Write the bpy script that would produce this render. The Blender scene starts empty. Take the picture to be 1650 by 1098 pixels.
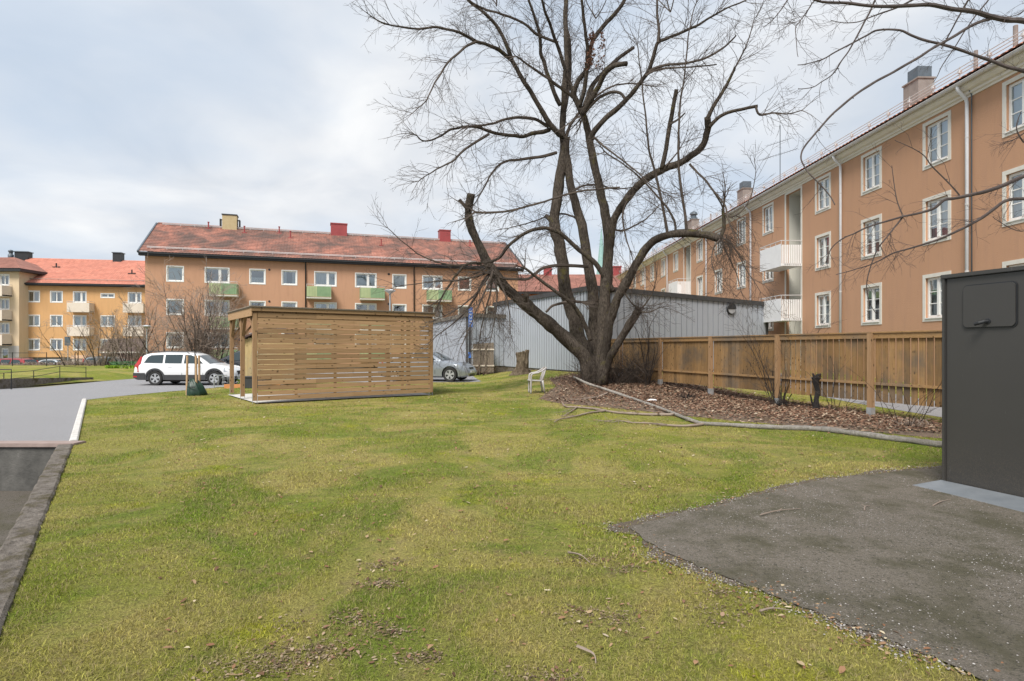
import bpy, bmesh, math, random
import numpy as np
from mathutils import Vector, Matrix, noise as mnoise
R = math.radians
SC = bpy.context.scene
COL = SC.collection
F = 950.0; CX = 825.0; HY = 560.0; CZ = 1.6
rng = random.Random(7)

def at(u, v, Y):
    return Vector(((u-CX)*Y/F, Y, CZ-(v-HY)*Y/F))
def sm(t):
    t = max(0.0, min(1.0, t)); return t*t*(3-2*t)
def G(x, y):
    z = .40*sm((y-16.5)/9.5)*sm((x+2.2)/4.4)
    z -= .25*sm((-x-9)/6)*sm((y-18)/10)
    z -= .75*sm((y-40)/14)*sm((-x-8)/15)
    z += .012*math.sin(x*.9+1)*math.sin(y*.7)*sm((x+8)/3)*sm((y-2)/3)
    return z

# ---------------------------------------------------------------- materials
class NT:
    def __init__(s, name):
        s.m = bpy.data.materials.new(name); s.m.use_nodes = True
        s.t = s.m.node_tree; s.n = s.t.nodes; s.l = s.t.links
        s.n.clear()
        s.out = s.n.new('ShaderNodeOutputMaterial')
        s.b = s.n.new('ShaderNodeBsdfPrincipled')
        s.l.new(s.b.outputs[0], s.out.inputs[0])
    def new(s, t, **k):
        n = s.n.new(t)
        for a, v in k.items(): setattr(n, a, v)
        return n
    def link(s, a, b): s.l.new(a, b)
    def coord(s, stretch=(1,1,1), kind='Object'):
        c = s.new('ShaderNodeTexCoord'); m = s.new('ShaderNodeMapping')
        m.inputs['Scale'].default_value = stretch
        s.link(c.outputs[kind], m.inputs[0]); return m.outputs[0]
    def noise(s, co, scale, detail=5, rough=.6, dist=0):
        n = s.new('ShaderNodeTexNoise')
        n.inputs['Scale'].default_value = scale; n.inputs['Detail'].default_value = detail
        n.inputs['Roughness'].default_value = rough; n.inputs['Distortion'].default_value = dist
        s.link(co, n.inputs['Vector']); return n.outputs['Fac']
    def ramp(s, fac, stops):
        r = s.new('ShaderNodeValToRGB'); e = r.color_ramp.elements
        while len(e) < len(stops): e.new(.5)
        for i, (p, c) in enumerate(stops):
            e[i].position = p; e[i].color = (c[0], c[1], c[2], 1) if not isinstance(c, (int, float)) else (c, c, c, 1)
        s.link(fac, r.inputs[0]); return r.outputs[0]
    def mix(s, fac, a, b, mode='MIX'):
        m = s.new('ShaderNodeMix', data_type='RGBA', blend_type=mode)
        if isinstance(fac, (int, float)): m.inputs[0].default_value = fac
        else: s.link(fac, m.inputs[0])
        for k, v in ((6, a), (7, b)):
            if isinstance(v, (tuple, list)): m.inputs[k].default_value = (*v[:3], 1)
            else: s.link(v, m.inputs[k])
        return m.outputs[2]
    def island(s):
        return s.new('ShaderNodeNewGeometry').outputs['Random Per Island']
    def val(s, col, v):
        h = s.new('ShaderNodeHueSaturation'); s.link(col, h.inputs['Color'])
        if isinstance(v, (int, float)): h.inputs['Value'].default_value = v
        else: s.link(v, h.inputs['Value'])
        return h.outputs[0]
    def mapr(s, v, a, b, c, d):
        m = s.new('ShaderNodeMapRange')
        for i, x in ((1, a), (2, b), (3, c), (4, d)): m.inputs[i].default_value = x
        s.link(v, m.inputs[0]); return m.outputs[0]
    def math(s, op, a, b=0.0):
        m = s.new('ShaderNodeMath', operation=op)
        for i, x in ((0, a), (1, b)):
            if isinstance(x, (int, float)): m.inputs[i].default_value = x
            else: s.link(x, m.inputs[i])
        return m.outputs[0]
    def bump(s, h, strength, dist=.02):
        b = s.new('ShaderNodeBump'); b.inputs['Strength'].default_value = strength
        b.inputs['Distance'].default_value = dist
        s.link(h, b.inputs['Height']); s.link(b.outputs[0], s.b.inputs['Normal'])
    def base(s, c):
        if isinstance(c, (tuple, list)): s.b.inputs['Base Color'].default_value = (*c[:3], 1)
        else: s.link(c, s.b.inputs['Base Color'])

def mk(name, c, c2=None, sc=4, rough=.8, bump=0, bsc=30, metal=0, stretch=(1,1,1), isl=0, spots=None, spsc=3, spth=.6, spec=.5, bd=.02, detail=6):
    t = NT(name); co = t.coord(stretch)
    col = t.ramp(t.noise(co, sc, detail), [(.3, c), (.7, c2)]) if c2 else t.mix(0.0, c, c)
    if spots:
        f = t.ramp(t.noise(co, spsc, 7, .65), [(spth, 0.0), (spth+.12, 1.0)])
        col = t.mix(f, col, spots)
    if isl:
        col = t.val(col, t.mapr(t.island(), 0, 1, 1-isl, 1+isl))
    t.base(col)
    t.b.inputs['Roughness'].default_value = rough
    t.b.inputs['Metallic'].default_value = metal
    t.b.inputs['Specular IOR Level'].default_value = spec
    if bump: t.bump(t.noise(co, bsc, 6, .65), bump, bd)
    return t.m

# ---------------------------------------------------------------- mesh building
class MB:
    def __init__(s): s.v = []; s.f = []
    def add(s, vs, fs):
        o = len(s.v); s.v.extend([tuple(p) for p in vs]); s.f.extend([tuple(i+o for i in f) for f in fs]); return s
    def quad(s, a, b, c, d): return s.add([a, b, c, d], [(0, 1, 2, 3)])
    def box(s, x0, x1, y0, y1, z0, z1):
        v = [(x0,y0,z0),(x1,y0,z0),(x1,y1,z0),(x0,y1,z0),(x0,y0,z1),(x1,y0,z1),(x1,y1,z1),(x0,y1,z1)]
        return s.add(v, [(0,3,2,1),(4,5,6,7),(0,1,5,4),(1,2,6,5),(2,3,7,6),(3,0,4,7)])
    def bar(s, a, b, w, h, up=(0,0,1)):
        a = Vector(a); b = Vector(b); d = (b-a).normalized(); up = Vector(up)
        sd = d.cross(up).normalized() if abs(d.dot(up)) < .98 else Vector((1,0,0))
        u2 = sd.cross(d).normalized()
        v = []
        for p in (a, b):
            for i, j in ((-1,-1),(1,-1),(1,1),(-1,1)): v.append(p+sd*(w/2*i)+u2*(h/2*j))
        return s.add(v, [(0,1,2,3),(7,6,5,4),(0,4,5,1),(1,5,6,2),(2,6,7,3),(3,7,4,0)])
    def tube(s, pts, rad, k=6, cap=True, rough=0, seed=0):
        n = len(pts); V = s.v; Fc = s.f; o = len(V)
        cs = [(math.cos(2*math.pi*i/k), math.sin(2*math.pi*i/k)) for i in range(k)]
        ref = None
        for i in range(n):
            p = pts[i]; q = pts[min(i+1, n-1)]; q0 = pts[max(i-1, 0)]
            tx, ty, tz = q[0]-q0[0], q[1]-q0[1], q[2]-q0[2]
            L = math.sqrt(tx*tx+ty*ty+tz*tz) or 1; tx/=L; ty/=L; tz/=L
            if ref is None:
                ref = (1,0,0) if abs(tx) < .7 else (0,1,0)
            d = ref[0]*tx+ref[1]*ty+ref[2]*tz
            ax, ay, az = ref[0]-d*tx, ref[1]-d*ty, ref[2]-d*tz
            L = math.sqrt(ax*ax+ay*ay+az*az) or 1; ax/=L; ay/=L; az/=L
            bx, by, bz = ty*az-tz*ay, tz*ax-tx*az, tx*ay-ty*ax
            ref = (ax, ay, az)
            r = rad[i] if not isinstance(rad, (int, float)) else rad
            for j, (c, sn) in enumerate(cs):
                rr = r
                if rough:
                    rr = r*(1+rough*mnoise.noise(Vector((c*1.6+seed, sn*1.6, i*.55)))*1.3)
                V.append((p[0]+rr*(c*ax+sn*bx), p[1]+rr*(c*ay+sn*by), p[2]+rr*(c*az+sn*bz)))
        for i in range(n-1):
            for j in range(k):
                a = o+i*k+j; b = o+i*k+(j+1)%k
                Fc.append((a, b, b+k, a+k))
        if cap and k > 3:
            Fc.append(tuple(o+j for j in reversed(range(k)))); Fc.append(tuple(o+(n-1)*k+j for j in range(k)))
        return s
    def lathe(s, prof, k=16, c=(0,0,0), axis='z', cap=True):
        vs = []; fs = []; n = len(prof)
        for r, z in prof:
            for j in range(k):
                a = 2*math.pi*j/k; x, y = r*math.cos(a), r*math.sin(a)
                if axis == 'z': p = (x, y, z)
                elif axis == 'y': p = (x, z, y)
                else: p = (z, x, y)
                vs.append((c[0]+p[0], c[1]+p[1], c[2]+p[2]))
        for i in range(n-1):
            for j in range(k): fs.append((i*k+j, i*k+(j+1)%k, (i+1)*k+(j+1)%k, (i+1)*k+j))
        if cap and prof[0][0] > 1e-4: fs.append(tuple(reversed(range(k))))
        if cap and prof[-1][0] > 1e-4: fs.append(tuple((n-1)*k+j for j in range(k)))
        return s.add(vs, fs)
    def prism(s, poly, y0, y1):   # poly in x,z extruded along y
        n = len(poly)
        v = [(x, y0, z) for x, z in poly]+[(x, y1, z) for x, z in poly]
        f = [tuple(range(n)), tuple(reversed(range(n, 2*n)))]
        f += [(i, i+n, (i+1)%n+n, (i+1)%n) for i in range(n)]
        return s.add(v, f)
    def mesh(s, name, mat, smooth=False):
        me = bpy.data.meshes.new(name); me.from_pydata(s.v, [], s.f)
        if mat: me.materials.append(mat)
        if smooth: me.polygons.foreach_set('use_smooth', [True]*len(me.polygons))
        me.update(); return me
    def build(s, name, mat, parent=None, smooth=False, loc=None, recalc=False, bevel=0):
        me = s.mesh(name, mat, smooth)
        if recalc or bevel:
            bm = bmesh.new(); bm.from_mesh(me)
            bmesh.ops.recalc_face_normals(bm, faces=bm.faces)
            if bevel: bmesh.ops.bevel(bm, geom=list(bm.edges), offset=bevel, segments=2, affect='EDGES', clamp_overlap=True)
            bm.to_mesh(me); bm.free()
            if smooth: me.polygons.foreach_set('use_smooth', [True]*len(me.polygons))
        return link(name, me, parent, loc)
def link(name, me, parent=None, loc=None, rot=0):
    o = bpy.data.objects.new(name, me); COL.objects.link(o); o.parent = parent
    if loc: o.location = loc
    if rot: o.rotation_euler.z = rot
    return o
def tag(o, label=None, cat=None, group=None, kind=None):
    for k, v in (('label', label), ('category', cat), ('group', group), ('kind', kind)):
        if v: o[k] = v
    return o
def empty(name, loc, rz=0, label=None, cat=None, group=None):
    o = bpy.data.objects.new(name, None); COL.objects.link(o)
    o.location = loc; o.rotation_euler.z = rz; o.empty_display_size = .2
    return tag(o, label, cat, group)
def copy_tree(o, parent=None):
    c = o.copy(); COL.objects.link(c); c.parent = parent
    for ch in list(o.children): copy_tree(ch, c)
    return c

# ---------------------------------------------------------------- camera, sky, sun
cam = bpy.data.objects.new('camera', bpy.data.cameras.new('camera')); COL.objects.link(cam)
cam.location = (0, 0, CZ); cam.rotation_euler = (R(90), 0, 0)
cam.data.sensor_width = 36; cam.data.lens = 36*F/1650; cam.data.shift_y = (HY-549)/1650
cam.data.clip_end = 2000; cam.data.clip_start = .05; SC.camera = cam
SUN_EL, SUN_AZ = R(52), R(205)    # azimuth of the sun, clockwise from +Y: behind the camera, to its left
W = bpy.data.worlds.new('World'); SC.world = W; W.use_nodes = True
nt = W.node_tree; nt.nodes.clear()
wo = nt.nodes.new('ShaderNodeOutputWorld'); bg = nt.nodes.new('ShaderNodeBackground')
sky = nt.nodes.new('ShaderNodeTexSky'); sky.sky_type = 'NISHITA'; sky.sun_disc = False
sky.sun_elevation = SUN_EL; sky.sun_rotation = SUN_AZ; sky.air_density = 1; sky.dust_density = .6
tc = nt.nodes.new('ShaderNodeTexCoord')
sep = nt.nodes.new('ShaderNodeSeparateXYZ'); nt.links.new(tc.outputs['Generated'], sep.inputs[0])
mz = nt.nodes.new('ShaderNodeMath'); mz.operation = 'MAXIMUM'; mz.inputs[1].default_value = 0; nt.links.new(sep.outputs['Z'], mz.inputs[0])
az = nt.nodes.new('ShaderNodeMath'); az.operation = 'ADD'; az.inputs[1].default_value = .22; nt.links.new(mz.outputs[0], az.inputs[0])
dv = nt.nodes.new('ShaderNodeVectorMath'); dv.operation = 'DIVIDE'
cmb = nt.nodes.new('ShaderNodeCombineXYZ')
for i in range(3): nt.links.new(az.outputs[0], cmb.inputs[i])
nt.links.new(tc.outputs['Generated'], dv.inputs[0]); nt.links.new(cmb.outputs[0], dv.inputs[1])
mp = nt.nodes.new('ShaderNodeMapping'); mp.inputs['Scale'].default_value = (1, 1.0, 0); mp.inputs['Location'].default_value = (3.1, 1.7, 0)
nt.links.new(dv.outputs[0], mp.inputs[0])
def wn(scale, det, rough, dist):
    n = nt.nodes.new('ShaderNodeTexNoise'); n.inputs['Scale'].default_value = scale; n.inputs['Detail'].default_value = det
    n.inputs['Roughness'].default_value = rough; n.inputs['Distortion'].default_value = dist
    nt.links.new(mp.outputs[0], n.inputs['Vector']); return n.outputs['Fac']
def wr(f, stops):
    r = nt.nodes.new('ShaderNodeValToRGB'); e = r.color_ramp.elements
    while len(e) < len(stops): e.new(.5)
    for i, (p, c) in enumerate(stops): e[i].position = p; e[i].color = (*c, 1)
    nt.links.new(f, r.inputs[0]); return r.outputs[0]
cover = wr(wn(1.25, 5, .5, .25), [(.36, (.30,.30,.30)), (.62, (1,1,1))])
# clouds: bright tops and greyer undersides; radiances in the physical units of the sky texture
tone = wr(wn(2.1, 6, .5, .5), [(.30, (4.9,5.3,5.85)), (.50, (6.1,6.3,6.6)), (.68, (7.1,7.2,7.3))])
CLOUD_T = tone
mxs = nt.nodes.new('ShaderNodeMix'); mxs.data_type = 'RGBA'; mxs.inputs[0].default_value = .88
nt.links.new(sky.outputs[0], mxs.inputs[6]); mxs.inputs[7].default_value = (4.3, 5.15, 6.25, 1)   # thin high veil over the blue
mxc = nt.nodes.new('ShaderNodeMix'); mxc.data_type = 'RGBA'
nt.links.new(cover, mxc.inputs[0]); nt.links.new(mxs.outputs[2], mxc.inputs[6]); nt.links.new(tone, mxc.inputs[7])
nt.links.new(mxc.outputs[2], bg.inputs[0]); bg.inputs[1].default_value = .1
nt.links.new(bg.outputs[0], wo.inputs[0])
sl = bpy.data.lights.new('sun', 'SUN'); sl.energy = 3.5; sl.angle = R(22); sl.color = (1, .95, .88)
so = bpy.data.objects.new('sun', sl); COL.objects.link(so)
dsun = Vector((math.sin(SUN_AZ)*math.cos(SUN_EL), math.cos(SUN_AZ)*math.cos(SUN_EL), math.sin(SUN_EL)))
so.rotation_euler = dsun.to_track_quat('Z', 'Y').to_euler(); so.location = (0, -5, 30)
SC.view_settings.view_transform = 'Standard'; SC.view_settings.look = 'None'; SC.view_settings.exposure = .45; SC.view_settings.gamma = 1
SC.render.engine = 'CYCLES'
SC.cycles.max_bounces = 6; SC.cycles.transparent_max_bounces = 12

# ---------------------------------------------------------------- materials in use
def lawn_mat(name, blades):
    t = NT(name); co = t.coord()
    big = t.noise(co, .36, 6, .65, .6); mid = t.noise(co, 1.9, 6, .7); fine = t.noise(co, 60, 4, .7)
    green = t.mix(mid, (.15,.205,.020), (.28,.295,.042))
    dry = t.mix(fine, (.34,.285,.08), (.45,.385,.15))
    c = t.mix(t.ramp(big, [(.36, 0.05), (.56, .9)]), green, dry)
    moss = t.ramp(t.noise(co, 1.1, 4, .6), [(.56, 0.0), (.70, .8)])
    c = t.mix(moss, c, (.33,.34,.018))
    fresh = t.ramp(t.noise(co, .55, 6, .7, .8), [(.46, 0.0), (.60, .8)])
    c = t.mix(fresh, c, t.mix(mid, (.105,.18,.018), (.17,.235,.026)))
    worn = t.ramp(t.noise(co, 3.4, 7, .75), [(.55, 0.0), (.68, .7)])
    c = t.mix(worn, c, (.27,.21,.115))
    if blades:
        isl = t.island()
        c = t.val(c, t.mapr(isl, 0, 1, .5, 1.75))
        straw = t.ramp(t.math('FRACT', t.math('MULTIPLY', isl, 7.31)), [(.70, 0.0), (.74, 1.0)])
        c = t.mix(straw, c, (.36,.30,.15))
        tl = t.new('ShaderNodeBsdfTranslucent'); t.link(c, tl.inputs[0]); mx = t.new('ShaderNodeMixShader'); mx.inputs[0].default_value = .35
        t.link(t.b.outputs[0], mx.inputs[1]); t.link(tl.outputs[0], mx.inputs[2]); t.link(mx.outputs[0], t.out.inputs[0])
    else:
        soil = t.ramp(t.noise(co, 24, 6, .7), [(.50, 0.0), (.66, .6)])
        c = t.mix(soil, c, (.12,.095,.045))
        c = t.val(c, t.mapr(t.noise(co, 60, 5, .8), .3, .7, .35, 1.45))
        t.bump(t.noise(co, 90, 5, .7), 1.0, .03)
    t.base(c); t.b.inputs['Roughness'].default_value = .9; t.b.inputs['Specular IOR Level'].default_value = .15
    return t.m
M = {}
M['lawn'] = lawn_mat('lawn_thatch', False)
M['blade'] = lawn_mat('grass_blade', True)
def asphalt(name, dark, light, gravel, moss):
    t = NT(name); co = t.coord()
    c = t.mix(t.noise(co, .7, 6, .6, .3), dark, light)
    c = t.mix(t.ramp(t.noise(co, 110 if gravel else 240, 6, .8), [(.42, 0.0), (.66, .8)]), c, tuple(x*2.2 for x in light))
    if gravel:
        v = t.new('ShaderNodeTexVoronoi'); v.inputs['Scale'].default_value = 55; t.link(co, v.inputs['Vector'])
        rock = t.ramp(v.outputs['Distance'], [(.16, 1.0), (.26, 0.0)])
        sel = t.ramp(v.outputs['Color'], [(.50, 0.0), (.54, 1.0)])
        area = t.ramp(t.noise(co, .9, 5, .7), [(.42, .2), (.58, 1.0)])
        f = t.math('MULTIPLY', t.math('MULTIPLY', rock, sel), area)
        c = t.mix(f, c, (.34,.32,.31))
    if moss:
        m1 = t.ramp(t.noise(co, 1.3, 7, .7), [(.46, 0.0), (.62, .85)])
        c = t.mix(m1, c, (.060,.054,.026))
        m2 = t.ramp(t.noise(co, 38, 6, .8), [(.54, 0.0), (.60, .85)])
        c = t.mix(m2, c, (.03,.028,.014))
    t.base(c); t.b.inputs['Roughness'].default_value = .85
    t.bump(t.noise(co, 100, 6, .8), 1.0, .012)
    return t.m
M['pad'] = asphalt('old_asphalt', (.068,.059,.047), (.118,.101,.080), True, True)
M['road'] = asphalt('road_asphalt', (.15,.149,.155), (.20,.198,.205), False, False)
M['path'] = asphalt('path_asphalt', (.145,.143,.148), (.19,.188,.192), False, False)
M['pitfloor'] = asphalt('ramp_asphalt', (.045,.038,.03), (.09,.078,.065), False, True)
M['soil'] = mk('bare_soil', (.10,.068,.048), (.19,.135,.095), 9, .95, .9, 60, spots=(.13,.14,.035), spsc=2.2, spth=.60)
M['gravel'] = mk('gravel_edge', (.075,.055,.038), (.17,.135,.10), 70, .95, 1, 120, spots=(.09,.075,.035), spsc=7, spth=.5)
M['concrete'] = mk('weathered_concrete', (.085,.070,.055), (.24,.21,.18), 14, .95, 1, 40, spots=(.075,.06,.025), spsc=2.6, spth=.50, bd=.04, detail=10)
M['concrete_dark'] = mk('stained_concrete', (.035,.035,.033), (.13,.125,.115), 2.5, .95, .6, 30, spots=(.20,.19,.18), spsc=5, spth=.66)
M['white_kerb'] = mk('white_kerb', (.44,.42,.39), (.62,.60,.57), 6, .8, .3, 40)
M['pink_cap'] = mk('pinkish_wall_cap', (.25,.19,.17), (.33,.255,.23), 5, .9, .3, 40)
M['slab'] = mk('pale_concrete_slab', (.50,.49,.46), (.62,.61,.58), 5, .85, .2, 60)
# ---------------------------------------------------------------- the ground sheet and what is laid on it
def axis(a, b, fine0, fine1, st, grow=1.35):
    xs = list(np.arange(fine0, fine1+1e-6, st))
    s = st; x = fine1
    while x < b: s *= grow; x += s; xs.append(x)
    s = st; x = fine0
    while x > a: s *= grow; x -= s; xs.insert(0, x)
    return xs
GX = axis(-900, 900, -20, 14, .5); GY = axis(-60, 900, 0, 40, .5)
DPT = Vector((-7.16, 9.62)); DD = (Vector((-12.93, 17.9))-Vector((-3.0, 3.45))).normalized()
DN = Vector((-DD.y, DD.x))       # points to the left of the diagonal (towards the pit)
def diag(x, y): return (Vector((x, y))-Vector((-3.0, 3.45))).dot(DN)   # > 0 : left of the lawn edge
PIT_Y = 9.62
GZ = {}
def build_ground():
    m = MB(); idx = {}
    for j, y in enumerate(GY):
        for i, x in enumerate(GX): idx[i, j] = len(m.v); m.v.append((x, y, G(x, y)))
    for j in range(len(GY)-1):
        for i in range(len(GX)-1):
            a, b, c, d = idx[i,j], idx[i+1,j], idx[i+1,j+1], idx[i,j+1]
            m.f += [(a, b, c), (a, c, d)]
    me = m.mesh('ground', M['lawn']); bm = bmesh.new(); bm.from_mesh(me)
    bmesh.ops.bisect_plane(bm, geom=bm.verts[:]+bm.edges[:]+bm.faces[:], plane_co=(-3.0, 3.45, 0), plane_no=(DN.x, DN.y, 0), dist=1e-5)
    bmesh.ops.bisect_plane(bm, geom=bm.verts[:]+bm.edges[:]+bm.faces[:], plane_co=(0, PIT_Y, 0), plane_no=(0, 1, 0), dist=1e-5)
    dead = [f for f in bm.faces if diag(f.calc_center_median().x, f.calc_center_median().y) > 0 and f.calc_center_median().y < PIT_Y]
    bmesh.ops.delete(bm, geom=dead, context='FACES')
    bm.to_mesh(me); bm.free()
    tag(link('ground', me), kind='structure')
build_ground()
def clip_half(poly, ax, ay, bx, by):   # keep the left side of a->b
    out = []; n = len(poly)
    def sd(p): return (bx-ax)*(p[1]-ay)-(by-ay)*(p[0]-ax)
    for i in range(n):
        p, q = poly[i], poly[(i+1)%n]; a, b = sd(p), sd(q)
        if a >= 0: out.append(p)
        if (a > 0 > b) or (a < 0 < b):
            t = a/(a-b); out.append(tuple(p[k]+(q[k]-p[k])*t for k in range(3)))
    return out
def drape(name, polys, off, mat, kind='structure', parent=None):
    m = MB()
    for poly in polys:
        A = sum(poly[i][0]*poly[(i+1)%len(poly)][1]-poly[(i+1)%len(poly)][0]*poly[i][1] for i in range(len(poly)))
        if A < 0: poly = poly[::-1]
        x0 = min(p[0] for p in poly); x1 = max(p[0] for p in poly); y0 = min(p[1] for p in poly); y1 = max(p[1] for p in poly)
        for j in range(len(GY)-1):
            if GY[j+1] < y0 or GY[j] > y1: continue
            for i in range(len(GX)-1):
                if GX[i+1] < x0 or GX[i] > x1: continue
                P = [(GX[i+a], GY[j+b], G(GX[i+a], GY[j+b])) for a, b in ((0,0),(1,0),(1,1),(0,1))]
                for tri in ((P[0],P[1],P[2]), (P[0],P[2],P[3])):
                    q = list(tri)
                    for k in range(len(poly)):
                        a, b = poly[k], poly[(k+1)%len(poly)]
                        q = clip_half(q, a[0], a[1], b[0], b[1])
                        if len(q) < 3: break
                    if len(q) >= 3: m.add([(p[0], p[1], p[2]+off) for p in q], [tuple(range(len(q)))])
    o = m.build(name, mat, parent)
    if kind: tag(o, kind=kind)
    return o
def gp(u, v, z=0.0):
    Y = (CZ-z)*F/(v-HY); return ((u-CX)*Y/F, Y)

# road to the left and behind; its near edge is the lawn
KE = (-12.93, 17.9)
drape('road', [[(-80, PIT_Y), (-7.16, PIT_Y), KE, (-80, 17.9)],
               [(-80, 17.9), KE, (-12.8, 26.6), (-80, 26.6)],
               [(-21.9, 26.6), (-12.8, 26.6), (-12.8, 27.1), (-12.8, 37.5), (-22.6, 37.5)],
               [(-12.8, 27.0), (-1.4, 27.0), (-2.3, 33.6), (-9, 48), (-12.8, 50)],
               [(-22.6, 37.5), (-12.8, 37.5), (-12.8, 40.5), (-18.5, 39.2), (-22.6, 38.4)]], .006, M['road'])
drape('parking', [[(-75, 52.5), (-28, 52.5), (-28, 66), (-75, 66)]], .006, M['road'])
# lower retaining garden wall strip and gravel verge beyond the road
drape('verge', [[(-22.6, 38.4), (-18.5, 39.2), (-12.8, 40.5), (-12.8, 41.8), (-19, 41.0), (-24, 40.2)]], .004, M['soil'])
drape('footpath', [[(9.8, 3), (12.6, 3), (12.2, 60), (9.8, 40)]], .006, M['path'])
# the old asphalt pad by the cabinet, with a crumbling outline
rp = random.Random(3)
top_e = [(1012, 851), (1060, 838), (1120, 824), (1200, 806), (1265, 789), (1330, 776), (1400, 768), (1460, 761), (1530, 754)]
bot_e = [(1012, 851), (1050, 880), (1095, 902), (1150, 925), (1210, 948), (1280, 977), (1345, 1002), (1400, 1022), (1470, 1050), (1530, 1076), (1590, 1100), (1760, 1180)]
T = [gp(*p) for p in top_e]; B = [gp(*p) for p in bot_e]
T += [(7.4, 7.35), (9.5, 7.2)]; B += [(3.0, .2), (4, -1.5), (9.5, -2)]
def dens(P, n, amp):
    out = []
    for i in range(len(P)-1):
        for k in range(n):
            t = k/n; x = P[i][0]*(1-t)+P[i+1][0]*t; y = P[i][1]*(1-t)+P[i+1][1]*t
            a = amp if (i or k) else 0
            out.append((x+rp.uniform(-a, a), y+rp.uniform(-a, a)))
    out.append(P[-1]); return out
Td = dens(T, 5, .022); Bd = dens(B, 5, .022)
PAD = Bd + Td[::-1]
def inpoly(x, y, P):
    c = False; n = len(P); j = n-1
    for i in range(n):
        if (P[i][1] > y) != (P[j][1] > y) and x < (P[j][0]-P[i][0])*(y-P[i][1])/(P[j][1]-P[i][1])+P[i][0]: c = not c
        j = i
    return c
def tri_poly(P):
    from mathutils.geometry import tessellate_polygon
    return [[P[i] for i in t] for t in tessellate_polygon([[Vector((x, y, 0)) for x, y in P]])]
drape('asphalt_pad', tri_poly(PAD), .014, M['pad'])
# crumbled gravel and dirt margin around it
cen = Vector((5.5, 4.0))
MARG = []
for (x, y) in PAD[:len(Bd)]:
    w = .08+.20*mnoise.noise(Vector((x*2.5, y*2.5, 0))); MARG.append((x-w*.75, y-w*.75))
MARG2 = []
for (x, y) in Td[::-1]:
    w = .09+.12*mnoise.noise(Vector((x*2.1, y*2.1, 5))); MARG2.append((x-w*.5, y+w))
apex = Td[0]
MARG_P = MARG[3:]+MARG2[:-3]+[(apex[0]-.16, apex[1]+.08), (apex[0]-.2, apex[1]-.06)]
drape('gravel_margin', tri_poly(MARG_P), .007, M['gravel'])
# leaf-strewn bare soil under the tree and along the fence
BED = [gp(868, 640, .08), (1.3, 20.2), (1.6, 21.2), (1.5, 24), (3.3, 26.6), (5.4, 26.6), (6.6, 22.3), (7.7, 18.7), (8.7, 14.8), (9.0, 13.0), (9.2, 11.2),
       gp(1560, 712), gp(1430, 700), gp(1300, 688), gp(1200, 680), gp(1080, 668), gp(960, 655), gp(900, 650)]
drape('leaf_bed_soil', tri_poly(BED), .005, M['soil'])

# concrete retaining wall along the sunken ramp, the ramp floor, and the far cross wall
def rough_strip(name, a, b, w0, w1, z0, z1, mat, n=60, amp=.015, **k):
    a = Vector((*a, 0)); b = Vector((*b, 0)); d = (b-a).normalized(); nn = Vector((-d.y, d.x, 0)); m = MB(); L = (b-a).length
    prof = [(w0, z0), (w0, z1-.02), (w0+.02*(1 if w1 > w0 else -1), z1)]+[(w0+(w1-w0)*q, z1) for q in (.25, .5, .75)]+[(w1-.02*(1 if w1 > w0 else -1), z1), (w1, z1-.02), (w1, z0)]
    vs = []
    for i in range(n+1):
        p = a+d*(L*i/n)
        for (w, z) in prof:
            q = p+nn*w; s = amp if z > z0 else 0
            vs.append((q.x+s*mnoise.noise(q*3.1+Vector((0,0,z))), q.y, z+s*1.4*mnoise.noise(q*5.3+Vector((9,w*9,0)))))
    K = len(prof); fs = [(i*K+j, i*K+j+1, (i+1)*K+j+1, (i+1)*K+j) for i in range(n) for j in range(K-1)]
    fs += [tuple(range(K)), tuple(reversed(range(n*K, n*K+K)))]
    m.add(vs, fs); return m.build(name, mat, recalc=True, **k)
wl = rough_strip('retaining_wall', (.30, -1.35), (-7.16, 9.62), 0.0, .21, -1.6, .035, M['concrete'], 420, .012)
tag(wl, 'mossy rough concrete retaining wall running along the left edge of the lawn', 'wall')
wf = empty('retaining_wall', (-8, PIT_Y, 0), 0, 'black stained concrete cross wall with pinkish cap at the end of the sunken ramp', 'wall')
MB().box(-40, .62, .02, .25, -1.9, -.03).build('wall_face', M['concrete_dark'], wf)
MB().box(-40, .86, -.02, .27, -.03, .035).build('cap', M['pink_cap'], wf, bevel=.008)
m = MB(); m.add([(1, -3, -1.9), (-2.5, 3.4, -1.25), (-7.1, 9.7, -.74), (-60, 9.7, -.74), (-60, -3, -1.9)], [(0, 1, 2, 3, 4)])
m = MB()
for i in range(40):
    for j in range(26):
        q = [(-40+1.03*(i+a), -3+.49*(j+b)) for a, b in ((0,0),(1,0),(1,1),(0,1))]
        m.add([(x, y, -.74-(9.7-y)*.09+.012*mnoise.noise(Vector((x, y, 0)))) for x, y in q], [(0,1,2,3)])
tag(m.build('ramp_floor', M['pitfloor']), kind='structure')
# white kerb
kb = rough_strip('white_kerb', (-7.30, 9.88), KE, -.02, .10, -.1, .05, M['white_kerb'], 40, .004)
tag(kb, 'low white painted kerb between the road and the left lawn edge', 'kerb')

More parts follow.
